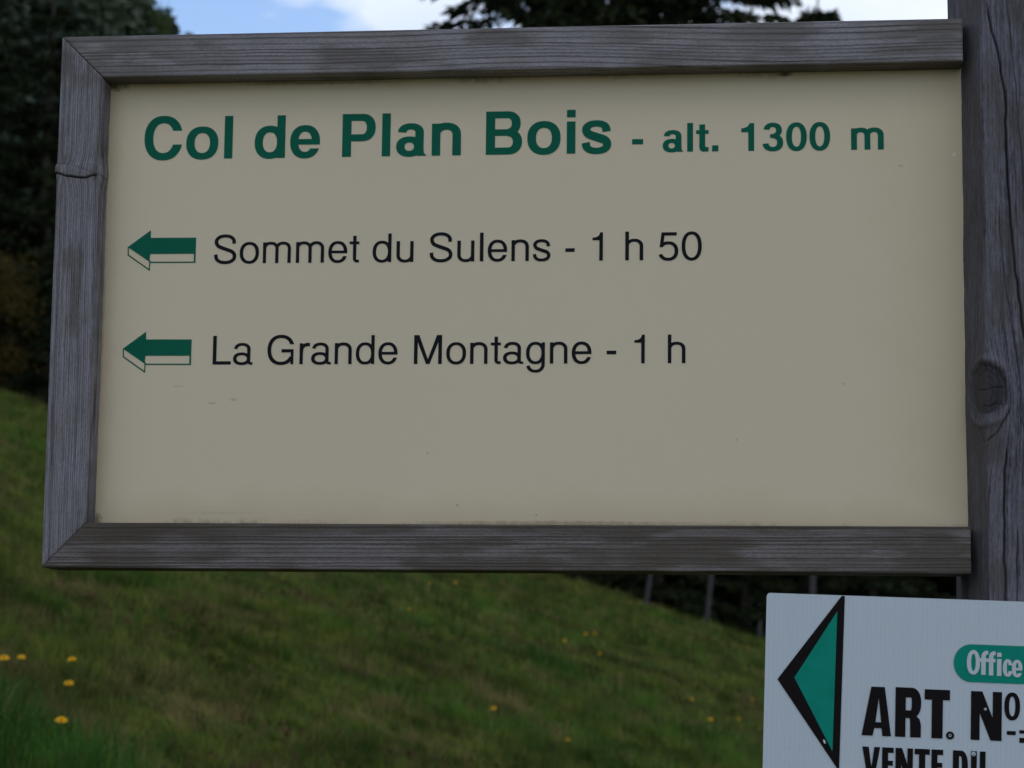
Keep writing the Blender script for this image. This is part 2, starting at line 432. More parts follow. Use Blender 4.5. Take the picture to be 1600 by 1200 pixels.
for (s, q, H, kd) in [(40.5, 1.3, 7, 'a'), (40.5, 9.2, 8, 'a'), (43, 10.8, 9.5, 'c'), (41, 12.5, 9, 'd'), (46, 4.5, 10.5, 'c'), (47, 9.6, 10.5, 'a'), (44, 8.7, 9.5, 'c'), (51, 10.6, 11.5, 'd'), (52, 12.5, 12, 'c'), (45.5, 6.2, 10, 'b'), (43.6, 8.3, 9, 'a'), (46, 11.4, 10, 'b'), (41.2, 14.6, 10, 'b')]:
    tree('spruce_tree', kd, (s, q), H, 'dark spruce deeper in the wood behind the front row of spruces', group='spruces deeper in the wood', wide=1.1)
for i, (s, q, H, kd) in enumerate([(45, -13.6, 11, 'a'), (49, -15.5, 12.5, 'c'), (43, -16.0, 11, 'b'), (50, -12.6, 10.5, 'd'), (46, -18.5, 12, 'a')]):
    tree('spruce_tree', kd, (s, q), H, 'dark spruce in the wood beyond the left photo edge', group='spruces left of the frame')
tree('leafy_tree', 'pale', (128, -22.4), 13.5, 'olive green leafy tree ending the wooded hill against the blue sky', wide=.42)
# the wooded hill: one mass far away
r_ = np.random.default_rng(12)
HV, HF, HT, off = [], [], [], 0
def lowfir(H, R, r):
    n = 230
    t = r.uniform(.04, 1, n)**.8; a = r.uniform(0, 6.283, n); rr = R*(1-t)**.85*r.uniform(.3, 1.05, n)
    P = np.stack([rr*np.cos(a), rr*np.sin(a), t*H], -1)
    D = unit(np.stack([np.cos(a), np.sin(a), np.full(n, -.55)], -1)+r.normal(size=(n, 3))*.25)
    V, F = cards(P, D, H*.09*r.uniform(.7, 1.3, n)*(1.2-t*.7), H*.055*r.uniform(.7, 1.3, n)*(1.2-t*.6), rngl=r)
    m = 5; an = np.linspace(0, 6.283, m, endpoint=False)
    TVv = np.concatenate([np.stack([.016*H*np.cos(an), .016*H*np.sin(an), np.full(m, -.5)], -1), np.stack([.003*H*np.cos(an), .003*H*np.sin(an), np.full(m, H*.97)], -1)])
    TFf = np.array([[i, (i+1) % m, m+(i+1) % m, m+i] for i in range(m)])+len(V)
    return np.concatenate([V, TVv]), np.concatenate([F, TFf])
firs = [lowfir(1, .17, r_) for _ in range(5)]
for k in range(560):
    s = r_.uniform(92, 168); q = r_.uniform(-.34, -.150)*s
    if q > -.170*s and (s < 150 or k % 3): continue
    x, y = EYE[0]+s*FH[0]+q*RH[0], EYE[1]+s*FH[1]+q*RH[1]
    H = r_.uniform(9, 15)*(.8 if s < 100 else 1)
    V, F = firs[k % 5]; a = r_.uniform(0, 6.28)
    Vr = np.stack([V[:, 0]*math.cos(a)-V[:, 1]*math.sin(a), V[:, 0]*math.sin(a)+V[:, 1]*math.cos(a), V[:, 2]], -1)*H
    HV.append(Vr+np.array([x, y, float(ter(x, y))])); HF.append(F+off); off += len(V)
    HT.append(np.full(len(V), np.clip(r_.normal(.5, .25), 0, 1)))
M_hill = leaf_mat('hazed_hill_foliage', (.026, .042, .038), (.080, .105, .055), 0)  # distance haze is put into the foliage colour: paler and bluer
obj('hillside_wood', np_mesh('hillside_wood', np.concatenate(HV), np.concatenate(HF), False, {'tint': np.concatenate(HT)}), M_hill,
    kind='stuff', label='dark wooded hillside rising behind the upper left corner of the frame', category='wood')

# ------------------------------------------------------------------ fence posts at the meadow's far edge
M_fpost = plain('grey_fence_wood', (.066, .060, .060), .9, .1, .3, 18)
def fence_post(xy, h, w, lean, label):
    k, m = 12, 10
    an = np.linspace(0, 2*math.pi, m, endpoint=False); tt = np.linspace(0, 1, k)
    V = []
    for i, t in enumerate(tt):
        rr = w*.5*(1.08-.16*t)*(1+.10*(vn(an*1.5, an*0+t*3, int(h*100))-.5))
        if i == k-1: rr = rr*.72
        V.append(np.stack([rr*np.cos(an)+lean[0]*t*h, rr*np.sin(an)+lean[1]*t*h, np.full(m, -.35+t*(h+.35))+(.05*np.cos(an) if i >= k-2 else 0)], -1))
    V = np.concatenate(V+[np.array([[lean[0]*h, lean[1]*h, h+.01]])])
    F = [tuple(f) for f in grid_faces(k, m, True)]+[((k-1)*m+j, (k-1)*m+(j+1) % m, k*m) for j in range(m)]
    x, y = xy
    o = obj('fence_post', np_mesh('fence_post', V, F, True), M_fpost, None, (x, y, float(ter(x, y))), label=label, category='fence post', group='grey fence posts along the meadow edge')
FP = [((1005, 938), 35.3, 1.35, .078, (.17, 0), 'leaning grey fence post highest up the slope below the frame'),
      ((1101, 975), 35.5, 1.30, .078, (.12, 0), 'pale leaning fence post midway between the frame and the white sign corner'),
      ((1187, 1003), 35.8, .30, .078, (.0, 0), 'short grey fence post stub beside the left edge of the white sign'),
      ((1268, 1030), 35.9, 1.5, .105, (.02, 0), 'grey fence post standing above the white sign over its black arrow')]

# ------------------------------------------------------------------ meadow grass
def place(pxy, up=0.0):
    """world point where the sight line through a photo point meets the meadow raised by `up`"""
    d = c_f+(pxy[0]-800)/3400*c_r-(pxy[1]-600)/3400*c_u
    lo, hi = 3.0, 60.0
    t = np.linspace(lo, hi, 4000)
    P = EYE+t[:, None]*d
    h = P[:, 2]-ter(P[:, 0], P[:, 1])-up
    k = np.argmax(h < 0) if (h < 0).any() else len(t)-1
    return P[k]
for (p, D, h, w, lean, lab) in FP:
    P = px(p[0], p[1], D)
    fence_post((P[0], P[1]), h, w, lean, lab)

r = np.random.default_rng(99)
patches = [(place((95, 1215)), .55, 1.0), (place((20, 1170)), .45, .9), (place((1140, 1165)), .6, .55), (place((840, 1035)), .9, .5), (place((1040, 925)), 1.2, .4), (place((920, 1010)), .5, .5), (place((770, 1120)), .25, .4), (place((600, 1185)), .4, .35), (place((700, 930)), 1.3, .35), (place((20, 650)), 2.0, .35)]
def lush(x, y):
    v = np.zeros_like(x)
    for (P, R, k) in patches:
        v = np.maximum(v, k*np.exp(-((x-P[0])**2+(y-P[1])**2)/(R*R)))
    v = v+np.clip((fbm(x*.9+31, y*.9, 41, 4)-.53)*2.6, 0, .6)
    return v
def scatter(n, s0, s1, a0, a1, power):
    """n places in a wedge of the meadow, denser close by"""
    u = r.uniform(0, 1, n)
    s = (s0**power+(s1**power-s0**power)*u)**(1/power)
    a = r.uniform(a0, a1, n)
    dx, dy = s*np.sin(a+YAW), s*np.cos(a+YAW)
    return EYE[0]+dx, EYE[1]+dy, s
def blades(tx, ty, ts, K, spread):
    """tufts at tx, ty; every tuft has K blades fanning out, one height, tone and dryness of its own"""
    m = len(tx)
    lu = lush(tx, ty)
    big_ = fbm(tx*1.3+11, ty*1.3, 83, 3)
    th = (.030+.075*r.random(m)**1.8+.08*lu*r.uniform(.4, 1.2, m))*(.55+.9*big_)*(1+.010*ts)
    tone = np.clip(.5+r.normal(0, .24, m)+1.5*(fbm(tx*3.1, ty*3.1+4, 29, 3)-.5), 0, 1)
    tdry = sstep(.55, .80, fbm(tx*2.6+3, ty*2.6, 71, 4)+r.normal(0, .10, m))
    rep = lambda v: np.repeat(v, K)
    n = m*K
    a = r.uniform(0, 6.283, n); rr = rep(spread*(1+.012*ts)*r.uniform(.6, 1.5, m))*np.sqrt(r.random(n))
    x, y = rep(tx)+rr*np.cos(a), rep(ty)+rr*np.sin(a)
    h = rep(th)*r.uniform(.5, 1.2, n)
    w = (.0032+.00045*np.clip(rep(ts)-7, 0, 40))*r.uniform(.7, 1.5, n)
    la = a+r.normal(0, .8, n); ln = h*r.uniform(.15, 1.1, n)
    b0 = np.stack([x, y, ter(x, y)-.004], -1)
    side = np.stack([-np.sin(la), np.cos(la), np.zeros(n)], -1)*w[:, None]*.5
    tip = b0+np.stack([np.cos(la)*ln, np.sin(la)*ln, h], -1)
    V = np.stack([b0-side, b0+side, tip], 1).reshape(-1, 3)
    r3 = lambda v: np.repeat(rep(v), 3)
    return V, np.arange(n*3).reshape(n, 3), r3(np.clip(lu, 0, 1)), r3(tdry), np.repeat(np.clip(rep(tone)+r.normal(0, .08, n), 0, 1), 3)
W0, W1 = rad(-24), rad(21)
sets = [scatter(27000, 5.5, 16, W0, W1, 1.2)+(14, .035), scatter(30000, 14, 37.2, W0, W1, 1.5)+(9, .05), scatter(3500, 1.2, 6.0, rad(-60), rad(60), 1.4)+(10, .035)]
GVs, GFs, GLs, GDs, GTs, off = [], [], [], [], [], 0
for (x, y, s, K, sp_r) in sets:
    sd = (x-EYE[0])*FH[0]+(y-EYE[1])*FH[1]
    k = sd < EDGE+.9
    V, F, L, D, T = blades(x[k], y[k], s[k], K, sp_r)
    GVs.append(V); GFs.append(F+off); GLs.append(L); GDs.append(D); GTs.append(T); off += len(V)
def grass_mat(name, c_short, c_lush, c_dry, trans=.3, moss=None, soil=None):
    m, nt, b = new_mat(name)
    oc = ocoord(nt)
    c = c_short
    if moss:
        c = mixn(nt, ramp(nt, noise(nt, 6.0, oc, 5, .68), .42, .58), moss, c_short)
    c = mixn(nt, attr(nt, 'lush'), c, c_lush)
    c = mixn(nt, attr(nt, 'dry'), c, c_dry)
    if soil:
        c = mixn(nt, ramp(nt, noise(nt, 7.5, oc, 4, .65), .57, .66), c, soil)
    c = mixn(nt, 1.0, c, ramp(nt, attr(nt, 'tone'), .05, .95, (.36, .42, .36), (1.85, 1.72, 1.5)), 'MULTIPLY')
    nt.links.new(c, b.inputs['Base Color']); b.inputs['Roughness'].default_value = .8; spec(b, .04)
    tr = nt.nodes.new('ShaderNodeBsdfTranslucent'); nt.links.new(c, tr.inputs['Color'])
    mx = nt.nodes.new('ShaderNodeMixShader'); mx.inputs[0].default_value = trans
    nt.links.new(b.outputs[0], mx.inputs[1]); nt.links.new(tr.outputs[0], mx.inputs[2])
    nt.links.new(mx.outputs[0], nt.nodes['Material Output'].inputs[0])
    return m
M_grass = grass_mat('meadow_grass', (.118, .140, .030), (.044, .130, .020), (.150, .124, .056), .3, (.046, .088, .018), (.095, .062, .040))
obj('meadow_grass', np_mesh('meadow_grass', np.concatenate(GVs), np.concatenate(GFs), False, {'lush': np.concatenate(GLs), 'dry': np.concatenate(GDs), 'tone': np.concatenate(GTs)}), M_grass,
    kind='stuff', label='short mossy meadow grass covering the slope', category='grass')

# fallen brown leaves in loose drifts
x, y, s = scatter(26000, 6, 34, rad(-18), rad(16), 1.3)
k = fbm(x*.8+5, y*.8+2, 131, 4)+.25*vn(x*6, y*6, 19) > .80
x, y = x[k], y[k]; n = len(x)
D = unit(np.stack([r.normal(size=n), r.normal(size=n), r.normal(0, .25, n)], -1))
V, F = cards(np.stack([x, y, ter(x, y)+.010+.02*r.random(n)], -1), D, r.uniform(.025, .055, n), r.uniform(.018, .036, n), rngl=r)
M_litter = leaf_mat('dead_leaves', (.045, .022, .012), (.12, .058, .038), .1)
obj('dead_leaves', np_mesh('dead_leaves', V, F, False, {'tint': np.repeat(r.random(n), 4)}), M_litter, kind='stuff', label='reddish brown dead leaves lying in the meadow grass', category='leaves')

# tall grass clumps
M_tall = grass_mat('tall_grass', (.034, .094, .018), (.026, .072, .014), (.100, .130, .040), .3)
def clump(P, R, n, h, label):
    nt_ = 16
    ta = r.uniform(0, 6.283, nt_); td = R*np.sqrt(r.random(nt_)); tk = r.integers(0, nt_, n); th_ = r.uniform(.5, 1.25, nt_); tt_ = r.normal(.5, .22, nt_)
    a = r.uniform(0, 6.283, n); dd_ = .11*np.sqrt(r.random(n))
    x, y = td[tk]*np.cos(ta[tk])+dd_*np.cos(a), (td[tk]*np.sin(ta[tk])+dd_*np.sin(a))*.8
    d = np.hypot(x, y)
    gx, gy = P[0]+x, P[1]+y
    z = ter(gx, gy)-float(ter(P[0], P[1]))-.01
    hh = h*r.uniform(.35, 1.1, n)*th_[tk]; la = a+r.normal(0, 1.4, n); ln = hh*r.uniform(.15, 1.1, n); w = r.uniform(.004, .009, n)
    b0 = np.stack([x, y, z], -1); ld = np.stack([np.cos(la), np.sin(la), np.zeros(n)], -1); sd = np.stack([-np.sin(la), np.cos(la), np.zeros(n)], -1)*w[:, None]*.5
    rows = []
    for t in (0, .4, .75):
        p = b0+ld*(ln*t**2)[:, None]; p[:, 2] += hh*(t-.12*t*t*(ln/hh))
        rows += [p-sd*(1-t*.5), p+sd*(1-t*.5)]
    p = b0+ld*ln[:, None]; p[:, 2] += hh*(1-.25*(ln/hh))
    rows.append(p)
    V = np.stack(rows, 1).reshape(-1, 3); b = np.arange(n)[:, None]*7
    F = [tuple(q) for q in np.concatenate([b+np.array([0, 1, 3, 2]), b+np.array([2, 3, 5, 4])])]+[tuple(q) for q in b+np.array([4, 5, 6])]
    obj('grass_clump', np_mesh('grass_clump', V, F, False, {'lush': np.repeat(r.random(n), 7), 'dry': np.repeat((r.random(n) > .9)*.8, 7), 'tone': np.repeat(np.clip(tt_[tk]+r.normal(0, .15, n), 0, 1), 7)}), M_tall, None,
        (P[0], P[1], float(ter(P[0], P[1]))), label=label, category='grass')
clump(place((85, 1225)), .55, 1100, .27, 'tall dark green grass clump with dandelions in the lower left corner')
clump(place((15, 1160)), .30, 600, .22, 'lower dark grass clump at the left photo edge behind the corner clump')
clump(place((1150, 1180)), .42, 700, .17, 'dark green grass clump beside the lower left edge of the white sign')
clump(place((850, 1040)), .55, 700, .16, 'dark grass clump in the middle of the slope below the frame')

# ------------------------------------------------------------------ dandelions
M_yellow = plain('dandelion_yellow', (.78, .44, .004), .6, .05, .12, 60)
M_stem = plain('dandelion_stem', (.045, .070, .018), .6, .1)
def dandelion_head():
    V, F = [], []
    rr = random.Random(4)
    for layer, (cnt, L, el) in enumerate(((22, .023, .12), (18, .018, .5), (14, .012, .95))):
        for k in range(cnt):
            a = 6.283*k/cnt+layer*.4+rr.uniform(-.1, .1); l = L*rr.uniform(.85, 1.1)
            o = np.array([math.cos(a)*math.cos(el), math.sin(a)*math.cos(el), math.sin(el)]); sd = np.array([-math.sin(a), math.cos(a), 0])*.0022
            b = len(V); base = np.array([0, 0, .002*layer])
            V += [base-sd*.5, base+sd*.5, base+o*l+sd, base+o*l-sd]; F.append((b, b+1, b+2, b+3))
    b = len(V)                                  # green cup under the petals
    for z, q in ((-.010, .003), (-.003, .007), (.001, .007)):
        V += [np.array([q*math.cos(6.283*k/8), q*math.sin(6.283*k/8), z]) for k in range(8)]
    cup = [tuple(f+b) for f in grid_faces(3, 8, True)]
    return np_mesh('flower_head', np.array(V), F), np.array(V), cup
head_me, _, _ = dandelion_head(); head_me.materials.append(M_yellow)
def stem_mesh(h):
    k, m = 6, 6; an = np.linspace(0, 6.283, m, endpoint=False)
    V = np.concatenate([np.stack([.0022*np.cos(an)+.012*math.sin(3*t), .0022*np.sin(an), np.full(m, t*h)], -1) for t in np.linspace(0, 1, k)])
    return np_mesh('stem', V, grid_faces(k, m, True), True)
STEMS = {h: stem_mesh(h) for h in (.07, .12, .24)}
for me in STEMS.values(): me.materials.append(M_stem)
DAND = [
 (6, 1030, .24, 1.15, 'dandelion cut by the left photo edge, largest of the upper row over the tall grass'),
 (33, 1028, .24, .85, 'half closed orange dandelion second from the left photo edge'),
 (112, 1032, .24, 1.0, 'dandelion at the right end of the row above the corner grass clump'),
 (107, 1069, .24, 1.0, 'dandelion standing midway down the corner grass clump'),
 (95, 1127, .24, 1.1, 'lowest dandelion in front of the corner grass clump'),
 (771, 1108, .12, 1.2, 'bright lone dandelion low in the middle of the meadow'),
 (887, 1157, .07, 1.0, 'dim orange dandelion at the bottom edge right of the middle'),
 (1081, 1093, .07, .95, 'orange dandelion up left of the pair beside the white sign'),
 (1110, 1125, .12, 1.25, 'bright dandelion left of its dimmer partner near the white sign'),
 (1154, 1124, .07, 1.0, 'dim dandelion between the bright one and the white sign'),
 (1175, 1093, .07, .85, 'small dandelion close to the left edge of the white sign'),
 (1168, 1012, .12, 1.0, 'distant dandelion just below the fence post stub'),
 (915, 991, .12, 1.15, 'left dandelion of the close pair on the slope'),
 (929, 990, .12, 1.1, 'right dandelion of the close pair on the slope'),
 (882, 1002, .07, 1.1, 'dandelion to the left of the close pair on the slope'),
 (937, 1022, .07, 1.1, 'dandelion below the close pair on the slope'),
 (712, 911, .12, 1.2, 'dandelion touching the frame bottom left of the middle'),
 (670, 912, .07, 1.0, 'faint dandelion under the frame, leftmost of the two there'),
 (900, 918, .07, 1.0, 'small dandelion just under the frame right of the middle'),
 (985, 941, .07, 1.0, 'dandelion left of the highest fence post foot'),
 (639, 952, .07, .9, 'faint dandelion by itself below the middle of the frame'),
]
for (x, y, h, k, lab) in DAND:
    P = place((x, y), h)
    z = float(ter(P[0], P[1]))
    root = empty('dandelion', (P[0], P[1], z), label=lab, category='flower', group='dandelions in the meadow')
    obj('stem', STEMS[h], None, root)
    fh = obj('flower_head', head_me, None, root, (.012*math.sin(3), 0, h))
    fh.scale = (k*(.86 if h > .2 else .74),)*3; fh.rotation_euler = (.30, .15*math.sin(x), 0)

# ------------------------------------------------------------------ the trail sign
SZ = 1.6578                        # height of the frame's lower edge above the ground at the camera
sx, sy = 1.10, .045
sign = empty('trail_sign', (sx, sy, float(ter(sx, sy))), label='cream trail sign in a grey weathered wooden frame on a wooden post', category='sign')
S0 = np.array([sx, sy, float(ter(sx, sy))])
def sobj(name, V, F, mat, parent=None, smooth=False, attrs=None, origin=(0, 0, SZ), **props):
    """a piece of the sign; V in sign metres (x along, y depth, z up from the lower frame edge)"""
    me = np_mesh(name, np.asarray(V, float), F, smooth, attrs)
    o = obj(name, me, mat, parent or sign, **props)
    if parent is None:
        o.location = Vector(origin)-Vector(S0)
    return o
def grain_lines(v, seed, lo, hi, smin, smax, wmin=.35, wmax=.8):
    """darkness 0..1 of irregular growth-ring lines at across-grain position v (mm)"""
    r = np.random.default_rng(seed)
    p = lo; out = np.zeros_like(v)
    while p < hi:
        w = r.uniform(wmin, wmax); k = r.uniform(.5, 1.0)
        d = v-p
        out = np.maximum(out, k*np.where(d > 0, np.exp(-(d/w)**2), np.exp(-(d/(w*1.7))**2)*.9))
        p += r.uniform(smin, smax)
    return out
def board(name, axis, v0, v1, u0f, u1f, mat, seed, relief, fine_u=(), dmm=70., rad_mm=2.2):
    """one frame board: u runs along the grain, v across it (mm, sign coordinates); ends may be mitred via u0f(v), u1f(v)"""
    W = v1-v0
    # cross-section, starting at the back: v position and depth (mm)
    nf = int(W/.45)
    prof = [(v0, dmm)]+[(v0, d) for d in np.linspace(dmm*.85, rad_mm, 14)]
    for a in np.linspace(0, 90, 6)[1:-1]:
        prof.append((v0+rad_mm*(1-math.cos(rad(a))), rad_mm*(1-math.sin(rad(a)))))
    prof += [(v, 0.) for v in np.linspace(v0+rad_mm, v1-rad_mm, nf)]
    for a in np.linspace(90, 0, 6)[1:-1]:
        prof.append((v1-rad_mm*(1-math.cos(rad(a))), rad_mm*(1-math.sin(rad(a)))))
    prof += [(v1, d) for d in np.linspace(rad_mm, dmm*.85, 14)]+[(v1, dmm)]
    prof = np.array(prof); nv = len(prof)
    L = abs(u1f(v1)-u0f(v1))
    nu = int(L/2.4)
    t = np.linspace(0, 1, nu)
    for (a, b) in fine_u: t = np.union1d(t, (np.arange(a, b, .7)-u0f(v0))/(u1f(v0)-u0f(v0)))
    t = t[:, None]; nu = len(t)
    vv = np.broadcast_to(prof[:, 0][None], (nu, nv)).copy(); dd = np.broadcast_to(prof[:, 1][None], (nu, nv)).copy()
    ua, ub = np.array([u0f(v) for v in prof[:, 0]]), np.array([u1f(v) for v in prof[:, 0]])
    uu = ua[None]*(1-t)+ub[None]*t
    g, h, st = relief(uu, vv, dd, seed)
    # move along the outward normal of the section
    front = (prof[:, 1] < rad_mm*.9)[None]
    lo = (prof[:, 0] < v0+1e-6)[None]; hi = (prof[:, 0] > v1-1e-6)[None]
    dd2 = dd-np.where(front, h, 0)
    vv2 = vv-np.where(lo, h, 0)+np.where(hi, h, 0)
    end = np.minimum(t, 1-t)*L                                   # arrises worn at the ends
    dd2 = dd2+np.where(front, .8*np.exp(-(end/1.2)**2), 0)
    if axis == 'X': V = np.stack([uu, dd2, vv2], -1)
    else: V = np.stack([vv2, dd2, uu], -1)
    V = V.reshape(-1, 3)/1000
    F = grid_faces(nu, nv)
    if axis == 'Z': F = F[:, ::-1].copy()
    F = F[:, ::-1].copy()
    caps = []
    base = len(V)
    a = np.arange(nv); b = (nu-1)*nv+np.arange(nv)
    Fl = [tuple(f) for f in F]
    Fl.append(tuple(a if axis == 'X' else a[::-1])); Fl.append(tuple(b[::-1] if axis == 'X' else b))
    Fl += [tuple((i*nv, i*nv+nv-1, (i+1)*nv+nv-1, (i+1)*nv)) for i in range(nu-1)]
    return sobj(name, V, Fl, mat, None, True, {'grain': g.ravel(), 'stain': st.ravel()})
def base_relief(uu, vv, dd, seed, sl, smin, smax, amp, warp=3.0, wlen=170, wmin=.45, wmax=.9, fk=.35):
    c = vv+dd*.6
    w = c+warp*2*(fbm(uu/wlen, c/60, seed, 3)-.5)+.8*(vn(uu/35, c/9, seed+5)-.5)+uu*sl
    dk = grain_lines(w, seed, -120, 900, smin, smax, wmin, wmax)
    fib = fbm(uu/26, c/.9, seed+9, 3)
    dk = dk*(.60+.5*vn(uu/170, c/5, seed+3))
    h = -amp*dk+.22*(fib-.5)+.5*(fbm(uu/70, c/25, seed+2, 2)-.5)
    g = np.clip(1-1.0*dk-fk*(fib-.45), 0, 1)
    return g, h, w
def top_relief(uu, vv, dd, seed):
    sag = -7*np.exp(-((uu-560)/150)**2)+5*np.exp(-((uu-860)/160)**2)
    g, h, w = base_relief(uu, vv+sag*(1-.5*(vv-577)/50), dd, seed, 0.006, 3.6, 8.0, .40, 1.6, 230, .55, 1.0)
    st = .75*sstep(.50, .75, fbm(uu/85, vv/22, seed+40, 4))*.7
    st = np.maximum(st, .55*np.exp(-((uu-80)/90)**2)*sstep(.35, .6, fbm(uu/40, vv/9, 3, 3)))
    st = np.maximum(st, .75*sstep(880, 1040, uu)*sstep(.2, .6, fbm(uu/60, vv/8, 13, 3)))
    st = np.maximum(st, .5*np.exp(-((uu-690)/70)**2)*sstep(.4, .65, fbm(uu/60, vv/8, 23, 3)))
    return g, h, np.clip(st, 0, .9)
def bot_relief(uu, vv, dd, seed):
    g, h, w = base_relief(uu, vv, dd, seed, -.004, 2.2, 6.0, .38, 1.3, 260, .5, .95)
    up = (vv-0)/52
    st = .85*np.exp(-((uu-130)/190)**2)*sstep(.15, .8, up*.9+.6*(fbm(uu/50, vv/10, 8, 4)-.5))
    st = np.maximum(st, .75*sstep(.80, 1.0, up+.35*(fbm(uu/45, vv/9, 28, 4)-.5)))
    st = np.maximum(st, .65*sstep(.42, .66, fbm(uu/95, vv/16, seed+40, 4)))
    st = np.maximum(st, .7*sstep(800, 1030, uu)*sstep(.25, .6, fbm(uu/60, vv/10, 33, 3)))
    return g, h, np.clip(st, 0, .92)
def left_relief(uu, vv, dd, seed):
    # a branch whorl crosses the board at u = 463: a raised lip over an open crack
    c2 = np.interp(vv, [0, 11, 21, 35, 43, 51], [463, 460, 458.2, 457.3, 459.8, 460.5])+1.0*(vn(vv/6, vv*0, 4)-.5)
    c1 = np.interp(vv, [0, 11, 26, 35, 44, 51], [473.5, 473, 468.6, 465, 460.3, 458])+.8*(vn(vv/5, vv*0+3, 5)-.5)
    du = uu-465
    bend = 9*np.sign(vv-8)*np.exp(-(du/16)**2)*(.5+.5*np.cos(np.clip((vv-12)/40, -1, 1)*2))
    g, h, w = base_relief(uu, vv+bend*.55, dd, seed, .004, 1.5, 3.4, .32, 1.8, 190, .32, .6, .75)
    inl = sstep(-1.2, .6, uu-c2)*(1-sstep(-1.0, 2.5, uu-c1))
    swell = 1.5*np.exp(-((uu-466)/10)**2)
    crack = np.exp(-((uu-c2+.6)/1.0)**2)*(1-.75*sstep(44, 50, vv))
    crack1 = .85*np.exp(-((uu-c1-.5)/1.0)**2)*(.5+.5*vn(vv/7, vv*0+2, 8))*(vv < 49)
    hook = np.exp(-(((vv-47)/2.2)**2+((uu-458)/5.5)**2))*np.exp(-(np.hypot((vv-45)/1., (uu-458)/2.4)-2.2)**2/.5)
    rgt = sstep(-.1, 1.1, vv/50)
    h = h*(1-.5*inl)+swell+1.3*inl-3.0*crack-1.2*crack1-1.6*hook
    small = np.exp(-((vv-8-(uu-458)*.25)/.5)**2)*np.exp(-((uu-463)/3.5)**2)
    g = np.clip(g*(1-.25*inl)+.16*inl, 0, 1)
    g = g*(1-.95*crack)*(1-.8*crack1)*(1-.8*hook)*(1-.7*small)
    st = .55*np.exp(-((uu-30)/45)**2)*sstep(20, 52, vv)*sstep(.3, .6, fbm(uu/14, vv/9, 3, 3))
    st = np.maximum(st, .45*sstep(.55, .75, fbm(uu/60, vv/14, seed+40, 4)))
    st = np.maximum(st, .5*np.exp(-((uu-600)/35)**2)*sstep(.35, .6, fbm(uu/14, vv/9, 6, 3)))
    st = np.maximum(st, .35*np.exp(-((uu-478)/10)**2)*sstep(.3, .6, fbm(uu/9, vv/5, 63, 3)))
    return g, h, np.clip(st, 0, .8)
BH, TH0, TH1, LW = 52., 577.5, 628., 51.5
board('frame_board', 'X', TH0, TH1, lambda v: max(0., (TH1-v))*LW/(TH1-TH0)+.35, lambda v: 1050., M_top, 3, top_relief)
board('frame_board', 'X', 0., BH, lambda v: max(0., v)*LW/BH+.35, lambda v: 1050.3, M_bot, 8, bot_relief)
board('frame_board', 'Z', 0., LW, lambda v: v*BH/LW+.35, lambda v: TH1-v*(TH1-TH0)/LW-.35, M_left, 21, left_relief, ((438, 490),))

# panel: a sheet with thickness, let into the frame and the post
PY = .033
def boxVF(x0, x1, y0, y1, z0, z1):
    V = [(x, y, z) for x in (x0, x1) for y in (y0, y1) for z in (z0, z1)]
    F = [(0, 1, 3, 2), (4, 6, 7, 5), (0, 4, 5, 1), (2, 3, 7, 6), (0, 2, 6, 4), (1, 5, 7, 3)]
    return V, F
V, F = boxVF(.040, 1.058, PY, PY+.010, .042, .586)
panel = sobj('panel', V, F, M_panel)

